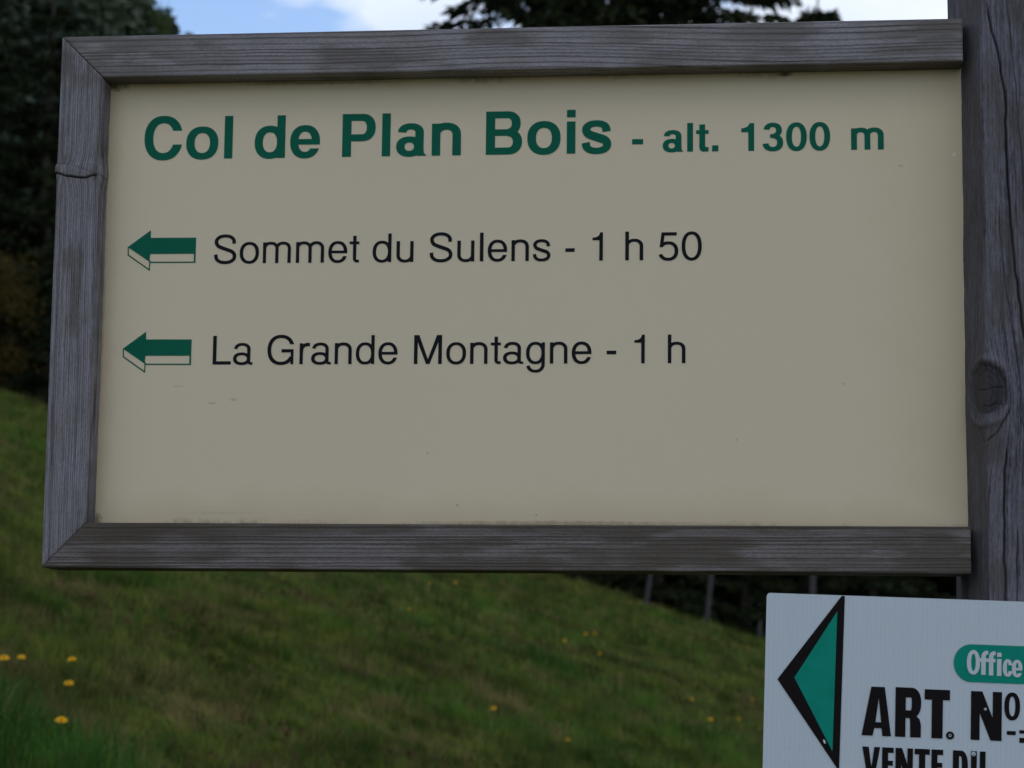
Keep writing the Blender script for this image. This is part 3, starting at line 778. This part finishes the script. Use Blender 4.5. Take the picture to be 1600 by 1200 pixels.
# post: rounded square log with drying cracks, a big knot and a slot on the sign side
def make_post():
    # section corners (mm): front-left, front-right, back-right, back-left with radii
    cs = [((1050.5, 32), 4), ((1069, -8), 3), ((1166, -8), 16), ((1160, 98), 10), ((1041, 98), 8)]
    pts = []
    n = len(cs)
    for i, ((x, y), q) in enumerate(cs):
        p = np.array([x, y], float); a = unit(np.array(cs[i-1][0], float)-p); b = unit(np.array(cs[(i+1) % n][0], float)-p)
        A, B = p+a*q, p+b*q
        for t in np.linspace(0, 1, 22 if q > 15 else 6):
            pts.append((1-t)**2*A+2*t*(1-t)*p+t*t*B)
    pts = np.array(pts+[pts[0]])
    seg = np.r_[0, np.cumsum(np.linalg.norm(np.diff(pts, axis=0), axis=1))]
    # fine spacing on the faces the photograph shows, coarse behind
    tot = seg[-1]
    fine = np.arange(0, 150, .8); back = np.linspace(150, tot-100, 40, endpoint=False); sidef = np.linspace(tot-100, tot, 60, endpoint=False)
    L = np.concatenate([fine, back, sidef])
    X = np.interp(L, seg, pts[:, 0]); Y = np.interp(L, seg, pts[:, 1])
    d = np.stack([np.roll(X, -1)-np.roll(X, 1), np.roll(Y, -1)-np.roll(Y, 1)], -1); d = unit(d)
    nx, ny = d[:, 1], -d[:, 0]
    zb = float(ter(1.1, .045))*1000-SZ*1000-350
    Z = np.concatenate([np.arange(zb, -260, 14), np.arange(-260, 130, 2.6), np.arange(130, 245, 1.0), np.arange(245, 700, 2.6), np.arange(700, 861, 8)])
    UU, ZZ = np.meshgrid(X, Z); YY = np.broadcast_to(Y[None], UU.shape); LL = np.broadcast_to(L[None], UU.shape)
    Lb = float(L[np.argmin(np.hypot(X-1069, Y+8))])
    v = np.where(LL < 150, 1069+LL-Lb, LL)                          # across-grain coordinate; 1069 is the arris
    # knot: grain flows round it
    kx, kz = 1066., 199.
    def flow(v, z, kx, kz, R, st):
        dx, dz = v-kx, (z-kz)
        e = np.exp(-(dz/st)**2)
        return v-np.sign(dx)*R*e*np.exp(-np.abs(dx)/(R*1.7))
    w = flow(v, ZZ, kx, kz-8, 20, 62)
    w = w+7*(fbm(ZZ/240, w/70, 61, 3)-.5)+1.2*(vn(ZZ/40, w/8, 62)-.5)+.018*(ZZ-300)*sstep(1075, 1110, w)
    dk = grain_lines(w, 77, 900, 1700, 1.8, 6.0, .4, 1.1)*(.4+.8*vn(ZZ/70, w/5, 63))
    fib = fbm(ZZ/24, w/1.0, 64, 3)
    big = fbm(ZZ/60, w/14, 65, 3)
    speck = fbm(ZZ/7, v/1.6, 165, 3)
    h = -.30*dk+.5*(fib-.5)+2.0*(big-.5)+.5*(speck-.5)
    g = np.clip(.92-.55*dk-.9*(fib-.5)-.6*(big-.5)-.7*(speck-.5), 0, 1)
    def crack(path, wid, dep, k=1.0):
        nonlocal h, g
        path = np.array(path); o = np.argsort(path[:, 1])
        cx = np.interp(ZZ, path[o, 1], path[o, 0])+1.6*(vn(ZZ/14, ZZ*0, int(path[0, 0]))-.5)
        a, b = path[:, 1].min(), path[:, 1].max()
        m = sstep(a, a+25, ZZ)*(1-sstep(b-25, b, ZZ))*(YY < 25)
        ww = wid*(.25+.75*m)
        c = np.exp(-((v-cx)/ww)**2)*m*(LL < 150)
        h = h-dep*c; g = g*(1-.93*k*c)
    crack([(1076, 650), (1080, 612), (1086.5, 588), (1090, 566), (1094, 540), (1095, 470), (1099, 370), (1107, 290), (1114, 240)], 1.05, 5)
    crack([(1096, 660), (1101, 610), (1105, 560), (1110, 480), (1116, 400)], .6, 2.0, .6)
    crack([(1084, 420), (1089, 340), (1097, 270), (1106, 215), (1108, 150), (1104, 80)], .55, 1.8, .6)
    crack([(1089, 150), (1087, 110), (1085.6, 82), (1085, 20), (1085.2, -23), (1087, -160)], 1.0, 4.5)
    crack([(1099, 60), (1098, -20), (1100, -120)], .7, 3, .8)
    crack([(1064, 520), (1066, 440), (1067, 350)], .6, 2, .6)
    # the knot itself
    ex, ez = (v-kx)/24., (ZZ-kz-1)/29.
    rr = np.hypot(ex, ez)+.16*(fbm(v/9, ZZ/9, 66, 3)-.5)
    inside = 1-sstep(.78, 1.02, rr)
    rim = np.exp(-((rr-1.0)/.10)**2)*(.35+.65*sstep(-.4, .6, ez+.8*ex))
    swell = np.exp(-(((v-kx+5)/27)**2+((ZZ-kz+10)/46)**2))
    h = h+6.0*swell*(LL < 150)-4.5*inside*(LL < 150)-2.5*rim*(LL < 150)+2.0*np.exp(-((rr-1.25)/.14)**2)*(LL < 150)
    rings = .5+.5*np.sin(rr*26+3*fbm(v/6, ZZ/6, 67, 2))
    kg = .04+.13*rings+.2*(speck-.4)
    g = g*(1-inside*(LL < 150))+kg*inside*(LL < 150)
    g = g*(1-.9*rim*(LL < 150))
    for zz, x0, x1, sl in ((203, 1050, 1088, .06), (184, 1058, 1087, .16)):
        m = sstep(x0, x0+3, v)*(1-sstep(x1-3, x1, v))*(LL < 150)
        c = np.exp(-((ZZ-zz-sl*(v-kx)-2.5*(vn(v/7, v*0+zz, 91)-.5))/.8)**2)*m*(.4+.6*vn(v/5, v*0+zz, 92))
        h = h-2*c; g = g*(1-.9*c)
    for path, k_ in (([(1046, 200), (1050, 178), (1058, 158), (1067, 144)], .45), ([(1092, 178), (1087, 168), (1079, 155), (1068, 144)], 1.0)):
        pp = np.array(path)[::-1]
        cx = np.interp(ZZ, pp[:, 1], pp[:, 0])+1.2*(vn(ZZ/5, ZZ*0, 5)-.5)
        c = np.exp(-((v-cx)/1.1)**2)*sstep(142, 148, ZZ)*(1-sstep(176, 192, ZZ))*(LL < 150)
        h = h-2.2*c*k_; g = g*(1-.85*c*k_)
    near = np.exp(-(((v-kx)/45)**2+((ZZ-kz)/85)**2))*(LL < 150)
    g = np.clip(g-.55*near*np.clip(dk-.15, 0, 1)*(1-inside), 0, 1)
    # slot in the side towards the sign, from below the frame to its top
    slot = sstep(26, 30, YY)*(1-sstep(62, 66, YY))*(LL > tot-110)*(1-sstep(600, 622, ZZ))*sstep(-420, -400, ZZ)
    h = h-14*slot
    st = .55*sstep(.48, .7, fbm(v/18, ZZ/70, 68, 4))
    st = np.maximum(st, .62*(LL < 150)*(1-sstep(1064, 1071, v+3*(vn(ZZ/12, ZZ*0, 77)-.5)))*(.6+.5*vn(ZZ/9, v/3, 78)))  # brown chamfer: lichen stain plus the panel's warm bounce painted in
    st = np.maximum(st, .75*sstep(.5, .75, fbm(v/9, ZZ/14, 69, 4))*np.exp(-((ZZ-640)/60)**2)*sstep(1085, 1105, v))
    st = np.where(LL > 150, np.maximum(st, .35), st)
    top = 1-.9*sstep(835, 861, ZZ)*.12
    cx0, cy0 = 1103., 47.
    PX = cx0+(UU+nx[None]*h-cx0)*top; PYy = cy0+(YY+ny[None]*h-cy0)*top
    V = np.stack([PX, PYy, ZZ], -1).reshape(-1, 3)/1000
    nu, nv = UU.shape
    F = [tuple(f) for f in grid_faces(nu, nv, True)]
    F.append(tuple((nu-1)*nv+np.arange(nv))); F.append(tuple(np.arange(nv)[::-1]))
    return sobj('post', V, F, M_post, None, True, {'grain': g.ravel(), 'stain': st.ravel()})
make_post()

# ------------------------------------------------------------------ lettering: outlines drawn here, 1000 units to the em
class Ink:
    def __init__(s): s.V = []; s.F = []; s.lay = 0
    def poly(s, P, T):
        b = len(s.V); s.V += [T(x, y)+(s.lay,) for x, y in P]; s.F.append(tuple(range(b, b+len(P)))); s.lay += 1
    def strip(s, A, B, T):
        b = len(s.V); n = len(A)
        for p, q in zip(A, B): s.V += [T(*p)+(s.lay,), T(*q)+(s.lay,)]
        s.F += [(b+2*i, b+2*i+2, b+2*i+3, b+2*i+1) for i in range(n-1)]; s.lay += 1
def R_(x0, y0, x1, y1): return ('p', [(x0, y0), (x1, y0), (x1, y1), (x0, y1)])
def P_(*p): return ('p', list(p))
def se(cx, cy, rx, ry, a, e=2.25):
    c, s = math.cos(rad(a)), math.sin(rad(a))
    return (cx+rx*math.copysign(abs(c)**(2/e), c), cy+ry*math.copysign(abs(s)**(2/e), s))
def O_(cx, cy, rx, ry, tx, ty, a0=0, a1=360, b0=None, b1=None, n=56, e=2.25):
    b0 = a0 if b0 is None else b0; b1 = a1 if b1 is None else b1
    A = [se(cx, cy, rx, ry, a0+(a1-a0)*i/n, e) for i in range(n+1)]
    B = [se(cx, cy, rx-tx, ry-ty, b0+(b1-b0)*i/n, e) for i in range(n+1)]
    return ('s', A, B)
def ya(y, cy, ry, e=2.25):                       # angle on the curve at height y (right-hand side)
    k = max(-1, min(1, (y-cy)/ry))
    return math.degrees(math.asin(math.copysign(abs(k)**(e/2), k)))
def CUT(cx, cy, rx, ry, tx, ty, yt, yb, n=56):   # open ring, both terminals cut level
    return O_(cx, cy, rx, ry, tx, ty, ya(yt, cy, ry), 360+ya(yb, cy, ry), ya(yt, cy, ry-ty), 360+ya(yb, cy, ry-ty), n)
def W_(pts, n=8):                                # swept stroke (x, y, width) smoothed
    p = np.array(pts, float); q = np.vstack([2*p[0]-p[1], p, 2*p[-1]-p[-2]]); out = []
    for i in range(1, len(q)-2):
        for t in np.linspace(0, 1, n, endpoint=False):
            out.append(.5*((2*q[i])+(-q[i-1]+q[i+1])*t+(2*q[i-1]-5*q[i]+4*q[i+1]-q[i+2])*t*t+(-q[i-1]+3*q[i]-3*q[i+1]+q[i+2])*t**3))
    out.append(q[-2]); out = np.array(out)
    d = np.gradient(out[:, :2], axis=0); d = unit(d); nrm = np.stack([-d[:, 1], d[:, 0]], -1)
    A = out[:, :2]+nrm*out[:, 2:]/2; B = out[:, :2]-nrm*out[:, 2:]/2
    return ('s', [tuple(a) for a in A], [tuple(b) for b in B])
def S_(x0, y0, x1, y1, wd, wh):                  # the s-curve inside a box
    nrm = [(.965, .705), (.93, .86), (.76, .965), (.50, 1.0), (.22, .965), (.045, .855), (.03, .735), (.13, .62), (.33, .55), (.62, .475), (.86, .405), (.985, .29), (.965, .14), (.78, .035), (.50, 0.0), (.22, .035), (.05, .14), (.0, .305)]
    pts = []
    for (u, v) in nrm:
        k = abs(v-.5)*2
        wdt = wd*(1-k**3)+wh*k**3
        if v in (.705, .305): wdt = wd*.98
        pts.append((x0+wd/2+u*(x1-x0-wd), y0+wh/2+v*(y1-y0-wh), wdt))
    return W_(pts)
REG = {
 'S': (667, [S_(49, -19, 620, 737, 92, 82)]), 'o': (556, [O_(278, 262, 243, 276, 87, 73)]),
 'm': (833, [R_(65, 0, 147, 523), O_(262, 355, 197, 183, 82, 72, 0, 160), R_(377, 0, 459, 355), O_(573, 355, 196, 183, 82, 72, 0, 160), R_(687, 0, 769, 355)]),
 'e': (556, [O_(278, 262, 238, 276, 88, 73, ya(231, 262, 276), 360+ya(158, 262, 276), ya(231, 262, 203), 360+ya(158, 262, 203)), R_(95, 231, 505, 300)]),
 't': (278, [R_(102, 100, 186, 669), R_(14, 455, 257, 523), W_([(144, 115, 84), (149, 66, 80), (180, 34, 74), (215, 29, 70), (257, 31, 68)])]),
 'd': (556, [O_(267, 262, 232, 276, 86, 73), R_(415, 0, 499, 718)]),
 'u': (556, [R_(405, 0, 489, 523), R_(68, 175, 152, 523), O_(278.5, 178, 210.5, 193, 84, 74, 180, 340)]),
 'l': (222, [R_(67, 0, 155, 718)]),
 'n': (556, [R_(65, 0, 149, 523), O_(278, 345, 213, 193, 84, 74, 0, 160), R_(407, 0, 491, 345)]),
 's': (500, [S_(32, -15, 464, 538, 84, 72)]), '-': (333, [R_(44, 232, 289, 322)]),
 '1': (556, [P_((101, 505), (271, 505), (271, 0), (359, 0), (359, 703), (291, 703), (275, 650), (240, 605), (180, 578), (101, 568))]),
 'h': (556, [R_(76, 0, 160, 718), O_(283.5, 345, 207.5, 193, 84, 74, 0, 160), R_(407, 0, 491, 345)]),
 '5': (556, [R_(112, 606, 476, 688), P_((112, 688), (66, 318), (148, 318), (194, 688)), O_(272, 222, 242, 241, 90, 76, -162, 142, -158, 146)]),
 '0': (556, [O_(278, 342, 241, 361, 90, 76)]),
 'L': (556, [R_(76, 0, 168, 718), R_(76, 0, 537, 82)]),
 'a': (556, [O_(264, 372, 208, 166, 84, 71, 0, 174), R_(388, 100, 472, 372), O_(254, 143, 218, 158, 88, 71), W_([(430, 130, 84), (432, 78, 80), (448, 40, 72), (485, 24, 62), (530, 27, 58)])]),
 'G': (778, [O_(389, 359, 341, 378, 95, 83, ya(500, 359, 378), 334, ya(500, 359, 295), 330), R_(400, 295, 704, 377), R_(632, 0, 704, 377)]),
 'r': (333, [R_(77, 0, 161, 523), W_([(120, 280, 84), (132, 380, 84), (180, 456, 84), (250, 488, 84), (332, 492, 84)])]),
 'M': (833, [R_(73, 0, 163, 718), R_(671, 0, 761, 718), P_((95, 718), (200, 718), (461, 0), (373, 0)), P_((739, 718), (634, 718), (373, 0), (461, 0))]),
 'g': (556, [O_(270, 262, 230, 276, 86, 73), R_(417, 0, 499, 523), O_(272, 0, 227, 220, 82, 72, 193, 360, 193, 360)]),
 ' ': (278, []),
}
BOLD = {
 'C': (722, [CUT(368, 359, 324, 378, 150, 126, 482, 248)]), 'o': (611, [O_(306, 266, 272, 280, 142, 112)]), 'l': (278, [R_(69, 0, 209, 718)]),
 'd': (611, [O_(292, 266, 258, 280, 138, 112), R_(411, 0, 551, 718)]),
 'e': (556, [O_(276, 266, 252, 280, 138, 110, ya(218, 266, 280), 360+ya(152, 266, 280), ya(218, 266, 170), 360+ya(152, 266, 170)), R_(100, 218, 510, 312)]),
 'P': (667, [R_(73, 0, 223, 718), R_(73, 600, 402, 718), R_(73, 257, 402, 375), O_(400, 487.5, 227, 230.5, 148, 118, -90, 90)]),
 'a': (556, [O_(270, 385, 215, 161, 138, 104, 0, 176), R_(345, 105, 485, 388), O_(247, 156, 218, 170, 140, 100), P_((345, 115), (485, 115), (489, 62), (500, 34), (527, 18), (527, 0), (378, 0), (364, 30))]),
 'n': (611, [R_(64, 0, 204, 532), O_(305, 340, 241, 206, 140, 116, 0, 155), R_(406, 0, 546, 340)]),
 'B': (722, [R_(76, 0, 226, 718), R_(76, 604, 430, 718), R_(76, 312, 440, 420), R_(76, 0, 440, 116), O_(428, 516, 216, 202, 146, 114, -90, 90), O_(432, 210, 237, 210, 150, 116, -90, 90)]),
 'i': (278, [R_(69, 0, 209, 532), R_(69, 602, 209, 725)]), 's': (556, [S_(30, -14, 519, 546, 138, 104)]), '-': (333, [R_(27, 215, 306, 345)]),
 't': (333, [P_((86, 676), (86, 130), (90, 70), (118, 22), (170, -3), (240, -6), (309, 0), (309, 105), (262, 104), (236, 112), (226, 140), (226, 676)), R_(10, 440, 309, 532)]),
 '.': (278, [R_(64, 0, 214, 146)]),
 '1': (556, [P_((69, 480), (238, 480), (238, 0), (378, 0), (378, 710), (266, 710), (252, 665), (215, 622), (150, 590), (69, 578))]),
 '3': (556, [O_(268, 518, 218, 192, 138, 108, -84, 174), O_(270, 202, 246, 221, 142, 112, -174, 84), R_(205, 324, 300, 420)]),
 '0': (556, [O_(278, 345, 246, 365, 138, 110)]),
 'm': (889, [R_(64, 0, 200, 532), O_(288.5, 352, 224.5, 194, 136, 112, 0, 155), R_(377, 0, 513, 352), O_(601.5, 352, 224.5, 194, 136, 112, 0, 155), R_(690, 0, 826, 352)]),
 ' ': (278, []),
}
def put(ink, shapes, T):
    for sh in shapes:
        if sh[0] == 'p': ink.poly(sh[1], T)
        else: ink.strip(sh[1], sh[2], T)
def word(ink, font, txt, x_left, x_right, base, size):
    """set txt so that its ink runs from x_left to x_right (mm)"""
    xs = []; pen = 0
    allp = []
    for ch in txt:
        adv, sh = font[ch]
        for s in sh:
            for lst in s[1:]: allp += [pen+p[0] for p in lst]
        pen += adv
    lo, hi = min(allp), max(allp)
    kx, ky = (x_right-x_left)/(hi-lo), size/1000
    pen = 0
    for ch in txt:
        adv, sh = font[ch]
        put(ink, sh, lambda x, y, pen=pen: (x_left+(pen+x-lo)*kx, base+y*ky))
        pen += adv
def ink_obj(name, ink, mat, parent, y0, M=None, step=.00002, smooth=False, **props):
    V = np.array([(v[0]/1000, y0-(v[2] % 12)*step, v[1]/1000) for v in ink.V])
    if M is not None: V = M(V)
    me = bpy.data.meshes.new(name)
    me.from_pydata([tuple(v) for v in V], [], ink.F)
    o = obj(name, me, mat, parent, **props)
    # all faces towards the viewer (-y)
    flip = [p.index for p in me.polygons if p.normal.y > 0]
    if flip:
        import bmesh
        bm = bmesh.new(); bm.from_mesh(me); bm.faces.ensure_lookup_table()
        bmesh.ops.reverse_faces(bm, faces=[bm.faces[i] for i in flip]); bm.to_mesh(me); bm.free()
    return o
def lettering(name, font, words, mat, what):
    for w in words:
        k = Ink(); word(k, font, *w)
        ink_obj(name, k, mat, panel, PY-.0004, label=what % ('dash' if w[0] == '-' else 'word '+w[0]))
lettering('title_lettering', BOLD, [('Col', 95.2, 202.2, 485.3, 71.7), ('de', 228.8, 307.2, 485.0, 71.7), ('Plan', 333.8, 474.6, 485.2, 71.7), ('Bois', 504.0, 650.5, 485.2, 71.9)], M_green, 'large bold green %s')
lettering('altitude_lettering', BOLD, [('-', 674.7, 687.5, 485.0, 47.0), ('alt.', 710.2, 774.2, 485.6, 47.2), ('1300', 800.5, 901.9, 485.4, 46.2), ('m', 925.7, 962.6, 485.0, 47.2)], M_green, 'smaller bold green %s')
lettering('route_lettering', REG, [('Sommet', 183.6, 356.8, 359.2, 47.2), ('du', 372.6, 420.9, 359.1, 47.2), ('Sulens', 439.7, 580.9, 359.0, 47.2), ('-', 598.2, 609.0, 358.3, 47.0), ('1', 629.5, 641.6, 358.6, 47.4), ('h', 667.4, 688.1, 358.6, 47.0), ('50', 705.7, 755.2, 358.6, 47.2)], M_black, 'black %s in the upper route line')
lettering('route_lettering', REG, [('La', 185.8, 233.5, 239.3, 47.2), ('Grande', 250.8, 404.3, 239.3, 47.2), ('Montagne', 423.5, 629.2, 239.0, 47.2), ('-', 646.7, 657.7, 238.6, 47.0), ('1', 678.3, 690.3, 238.9, 47.2), ('h', 716.6, 736.7, 239.0, 46.0)], M_black, 'black %s in the lower route line')
def arrow(tx, ty):
    k = Ink(); T = lambda x, y: (tx+x, ty+y)
    k.poly([(0, 0), (27.3, 20), (27.5, 10.8), (82.3, 10.5), (82.2, -8.8), (27.4, -8.6), (26.8, -18.0)], T)
    t = 1.35
    def line(p, q, w):
        p, q = np.array(p, float), np.array(q, float); d = unit(q-p); n = np.array([-d[1], d[0]])*w/2; e = d*w*.35
        k.poly([tuple(p-e+n), tuple(q+e+n), tuple(q+e-n), tuple(p-e-n)], T)
    line((.55, 0), (.75, -9.6), t); line((.75, -9.6), (27.2, -27.8), t*1.1); line((26.8, -28), (27.3, -16.5), t)
    line((27.2, -18.6), (81.6, -18.9), t*1.1); line((81.2, -8.0), (81.2, -18.9), 2.1)
    return ink_obj('direction_arrow', k, M_green, panel, PY-.0004, label='green arrow with a white lower flank pointing left')
arrow(79.4, 379.9); arrow(77.8, 258.6)

# ------------------------------------------------------------------ the white plastic sign
TH = rad(-1.55)
W0p = Vector((.82758, -.0175, SZ-.02285))
psign = empty('plastic_sign', W0p, label='white corrugated plastic sign with a teal arrow, fixed low across the post', category='sign')
psign.rotation_euler = (0, -TH, 0)
BW, BHh, BT = 420., 300., 6.
nx_ = int(BW/5*8)+1
xs = np.linspace(0, BW, nx_)
rib = .06*np.cos(xs/5*2*math.pi)+.5*(fbm(xs/60, xs*0, 5, 2)-.5)
cr_ = 4.0
dz = np.where(xs < cr_, cr_-np.sqrt(np.maximum(0, cr_**2-(cr_-xs)**2)), np.where(xs > BW-cr_, cr_-np.sqrt(np.maximum(0, cr_**2-(xs-BW+cr_)**2)), 0))
rows = []
for (yy, zt, zb) in ((0, 0, 0),):
    pass
Vb = []
for y_, sgn in ((0, 1), (BT, 0)):
    for e_ in (0, 1):
        z_ = np.where(e_ == 0, -dz, -BHh+dz)
        Vb.append(np.stack([xs, np.full(nx_, y_)-(rib if sgn else -rib*.5), z_], -1))
Vb = np.concatenate(Vb)/1000
Fb = []
for i in range(nx_-1):
    a, b, c, d = i, nx_+i, 2*nx_+i, 3*nx_+i
    Fb += [(a, b, b+1, a+1), (c, c+1, d+1, d), (a, a+1, c+1, c), (b, d, d+1, b+1)]
Fb += [(0, 2*nx_, 3*nx_, nx_), (nx_-1, 2*nx_-1, 4*nx_-1, 3*nx_-1)]
def white_mat():
    m, nt, b = new_mat('corrugated_white')
    oc = ocoord(nt)
    n1 = noise(nt, 6, oc, 4, .6, (14, 1, .5)); n2 = noise(nt, 160, oc, 3, .6)
    c = mixn(nt, n1, (.575, .635, .690), (.625, .675, .725))
    c = mixn(nt, ramp(nt, n2, .66, .74), c, (.50, .52, .53))
    nt.links.new(c, b.inputs['Base Color']); b.inputs['Roughness'].default_value = .42; spec(b, .35)
    return m
obj('board', np_mesh('board', Vb, Fb, False), white_mat(), psign)
ys_ = -.0007
def pink(name, shapes, mat, y0=ys_, label=None, T=lambda x, y: (x, y)):
    k = Ink(); put(k, shapes, T)
    o = ink_obj(name, k, mat, psign, y0)
    if label: o['label'] = label
    return o
pink('arrow_border', [P_((13.8, -93.4), (81.4, -.6), (84.8, -.6), (82.2, -187.5), (80.6, -187.5))], M_ink, ys_, 'black triangle pointing left')
pink('arrow_fill', [P_((32.1, -91.0), (76.9, -17.6), (74.6, -168.6))], M_teal, ys_-.0004, 'teal triangle inside the black one')
# teal pill that runs on to the right
pill = [se(221.5, -68.2, 18.8, 20.3, a, 2.0) for a in np.linspace(90, 270, 33)]
pink('pill_badge', [('p', pill+[(330, -88.5), (330, -47.9)])], M_teal, ys_, 'teal pill shaped badge')
off_ = [O_(223.6, -67.2, 7.0, 13.2, 4.6, 4.0, e=2.2),
        W_([(234.3, -80.3, 4.8), (234.3, -66, 4.8), (234.5, -59.4, 4.7), (236.4, -56.6, 4.2), (239.2, -56.2, 4.0)]), R_(230.2, -66.2, 239.2, -62.6),
        W_([(242.4, -80.6, 4.8), (242.4, -66, 4.8), (242.6, -59.6, 4.7), (244.4, -56.9, 4.2), (247.0, -56.5, 4.0)]), R_(238.4, -66.4, 247.0, -62.8),
        R_(248.6, -80.8, 253.4, -62.6), R_(248.6, -60.4, 253.4, -55.8),
        CUT(260.0, -71.9, 5.2, 9.4, 4.3, 3.4, -69.0, -75.2), 
        O_(270.0, -72.2, 5.6, 9.4, 4.2, 3.2, ya(-74.0, -72.2, 9.4), 360+ya(-77.0, -72.2, 9.4), ya(-74.0, -72.2, 6.2), 360+ya(-77.0, -72.2, 6.2)), R_(265.4, -74.2, 275.0, -71.4)]
pink('badge_lettering', off_, M_whiteink, ys_-.0006, 'white word Office')
art = [P_((105.5, -150), (115.1, -97.5), (122.6, -97.5), (123.2, -109), (120.2, -135.4), (119.0, -141.7), (117.2, -150)),
       P_((122.6, -97.5), (129.5, -97.5), (137.0, -150), (127.8, -150), (126.8, -141.7), (126.2, -135.4), (123.2, -109)), P_((120.2, -135.4), (126.2, -135.4), (126.8, -141.7), (119.0, -141.7)),
       R_(141.2, -150, 152.2, -97), R_(152, -107.5, 158.5, -97), R_(152, -129.6, 158.5, -121.4), O_(158, -113.3, 10.6, 16.3, 10.0, 9.4, -90, 90), P_((157.5, -150), (168.6, -150), (168.6, -137), (167.2, -130.5), (162.5, -126.4), (155, -124.5), (157.0, -131)),
       R_(172.3, -109, 199.2, -98), R_(180.0, -150, 191.8, -108.5), O_(199.8, -146.4, 4.3, 4.3, 2.5, 2.5, e=2.0), O_(199.8, -146.4, .8, .8, .79, .79, e=2.0),
       R_(221.6, -150, 231.0, -98), R_(244.6, -150, 254.3, -98), P_((221.6, -98), (233.5, -98), (254.3, -150), (242.6, -150)),
       O_(265.2, -112.8, 8.3, 14.9, 5.0, 4.4), R_(259.8, -143.2, 269.2, -139), R_(273.1, -141.2, 286, -137.6), R_(273.1, -151, 286, -145.8)]
pink('notice_lettering', art[:12], M_ink, ys_, 'heavy black letters ART.')
pink('notice_lettering', art[12:16], M_ink, ys_, 'heavy black letters Nº')
for bar_ in art[16:]: pink('notice_dash', [bar_], M_ink, ys_)
zt, zbm = -162.0, -196.0
vente = [P_((106.6, zt), (113.4, zt), (116.6, -184), (119.4, zt), (125.6, zt), (119.8, zbm), (112.8, zbm)),
         R_(127.9, zbm, 134.2, zt), R_(134, -167.6, 140.1, zt), R_(134, -181.2, 139.4, -176), R_(134, zbm, 140.1, -190.4),
         R_(142.2, zbm, 148.2, zt), R_(154.8, zbm, 160.7, zt), P_((142.2, zt), (149, zt), (160.7, zbm), (154, zbm)),
         R_(162.5, -168, 178.6, zt), R_(167.2, zbm, 173.8, -167.6),
         R_(180.4, zbm, 186.7, zt), R_(186.5, -167.6, 192.7, zt), R_(186.5, -181.2, 192, -176), R_(186.5, zbm, 192.7, -190.4),
         R_(203.1, zbm, 209.6, zt), R_(209.4, -168, 212, zt), R_(209.4, zbm, 212, -190), O_(211.5, -179, 7.6, 17, 6.4, 6.0, -90, 90),
         R_(222.3, -188, 228.4, zt), R_(231.6, -188, 237.6, zt), O_(229.95, -186, 7.65, 10, 5.9, 5.4, 180, 360)]
pink('notice_lettering', vente[:14], M_ink, ys_, 'black word VENTE below the heavy line')
pink('notice_lettering', vente[14:], M_ink, ys_, 'black word DU below the heavy line')
# a stud, a screw and paint chips
def disc(name, x, z, q, mat, y0, h=.0012):
    n = 14
    V = [(x/1000+q*k/1000*math.cos(6.283*i/n), y0-hh, z/1000+q*k/1000*math.sin(6.283*i/n)) for k, hh in ((1, 0), (.92, h*.7), (.55, h)) for i in range(n)]
    F = [tuple(f) for f in grid_faces(3, n, True)]+[tuple(range(2*n, 3*n))]
    return obj(name, np_mesh(name, np.array(V), F, True), mat, psign)
disc('screw', 236.8, -117.0, 1.7, M_steel, ys_-.0003)
disc('screw', 224.9, -165.2, 2.6, M_steel, ys_-.0003)
pink('paint_chip', [P_((64.2, -156.2), (66.2, -156.8), (67.6, -160.2), (66.0, -161.0), (64.6, -158.9))], M_whiteink, ys_-.0006, 'small white chip in the black arrow border')
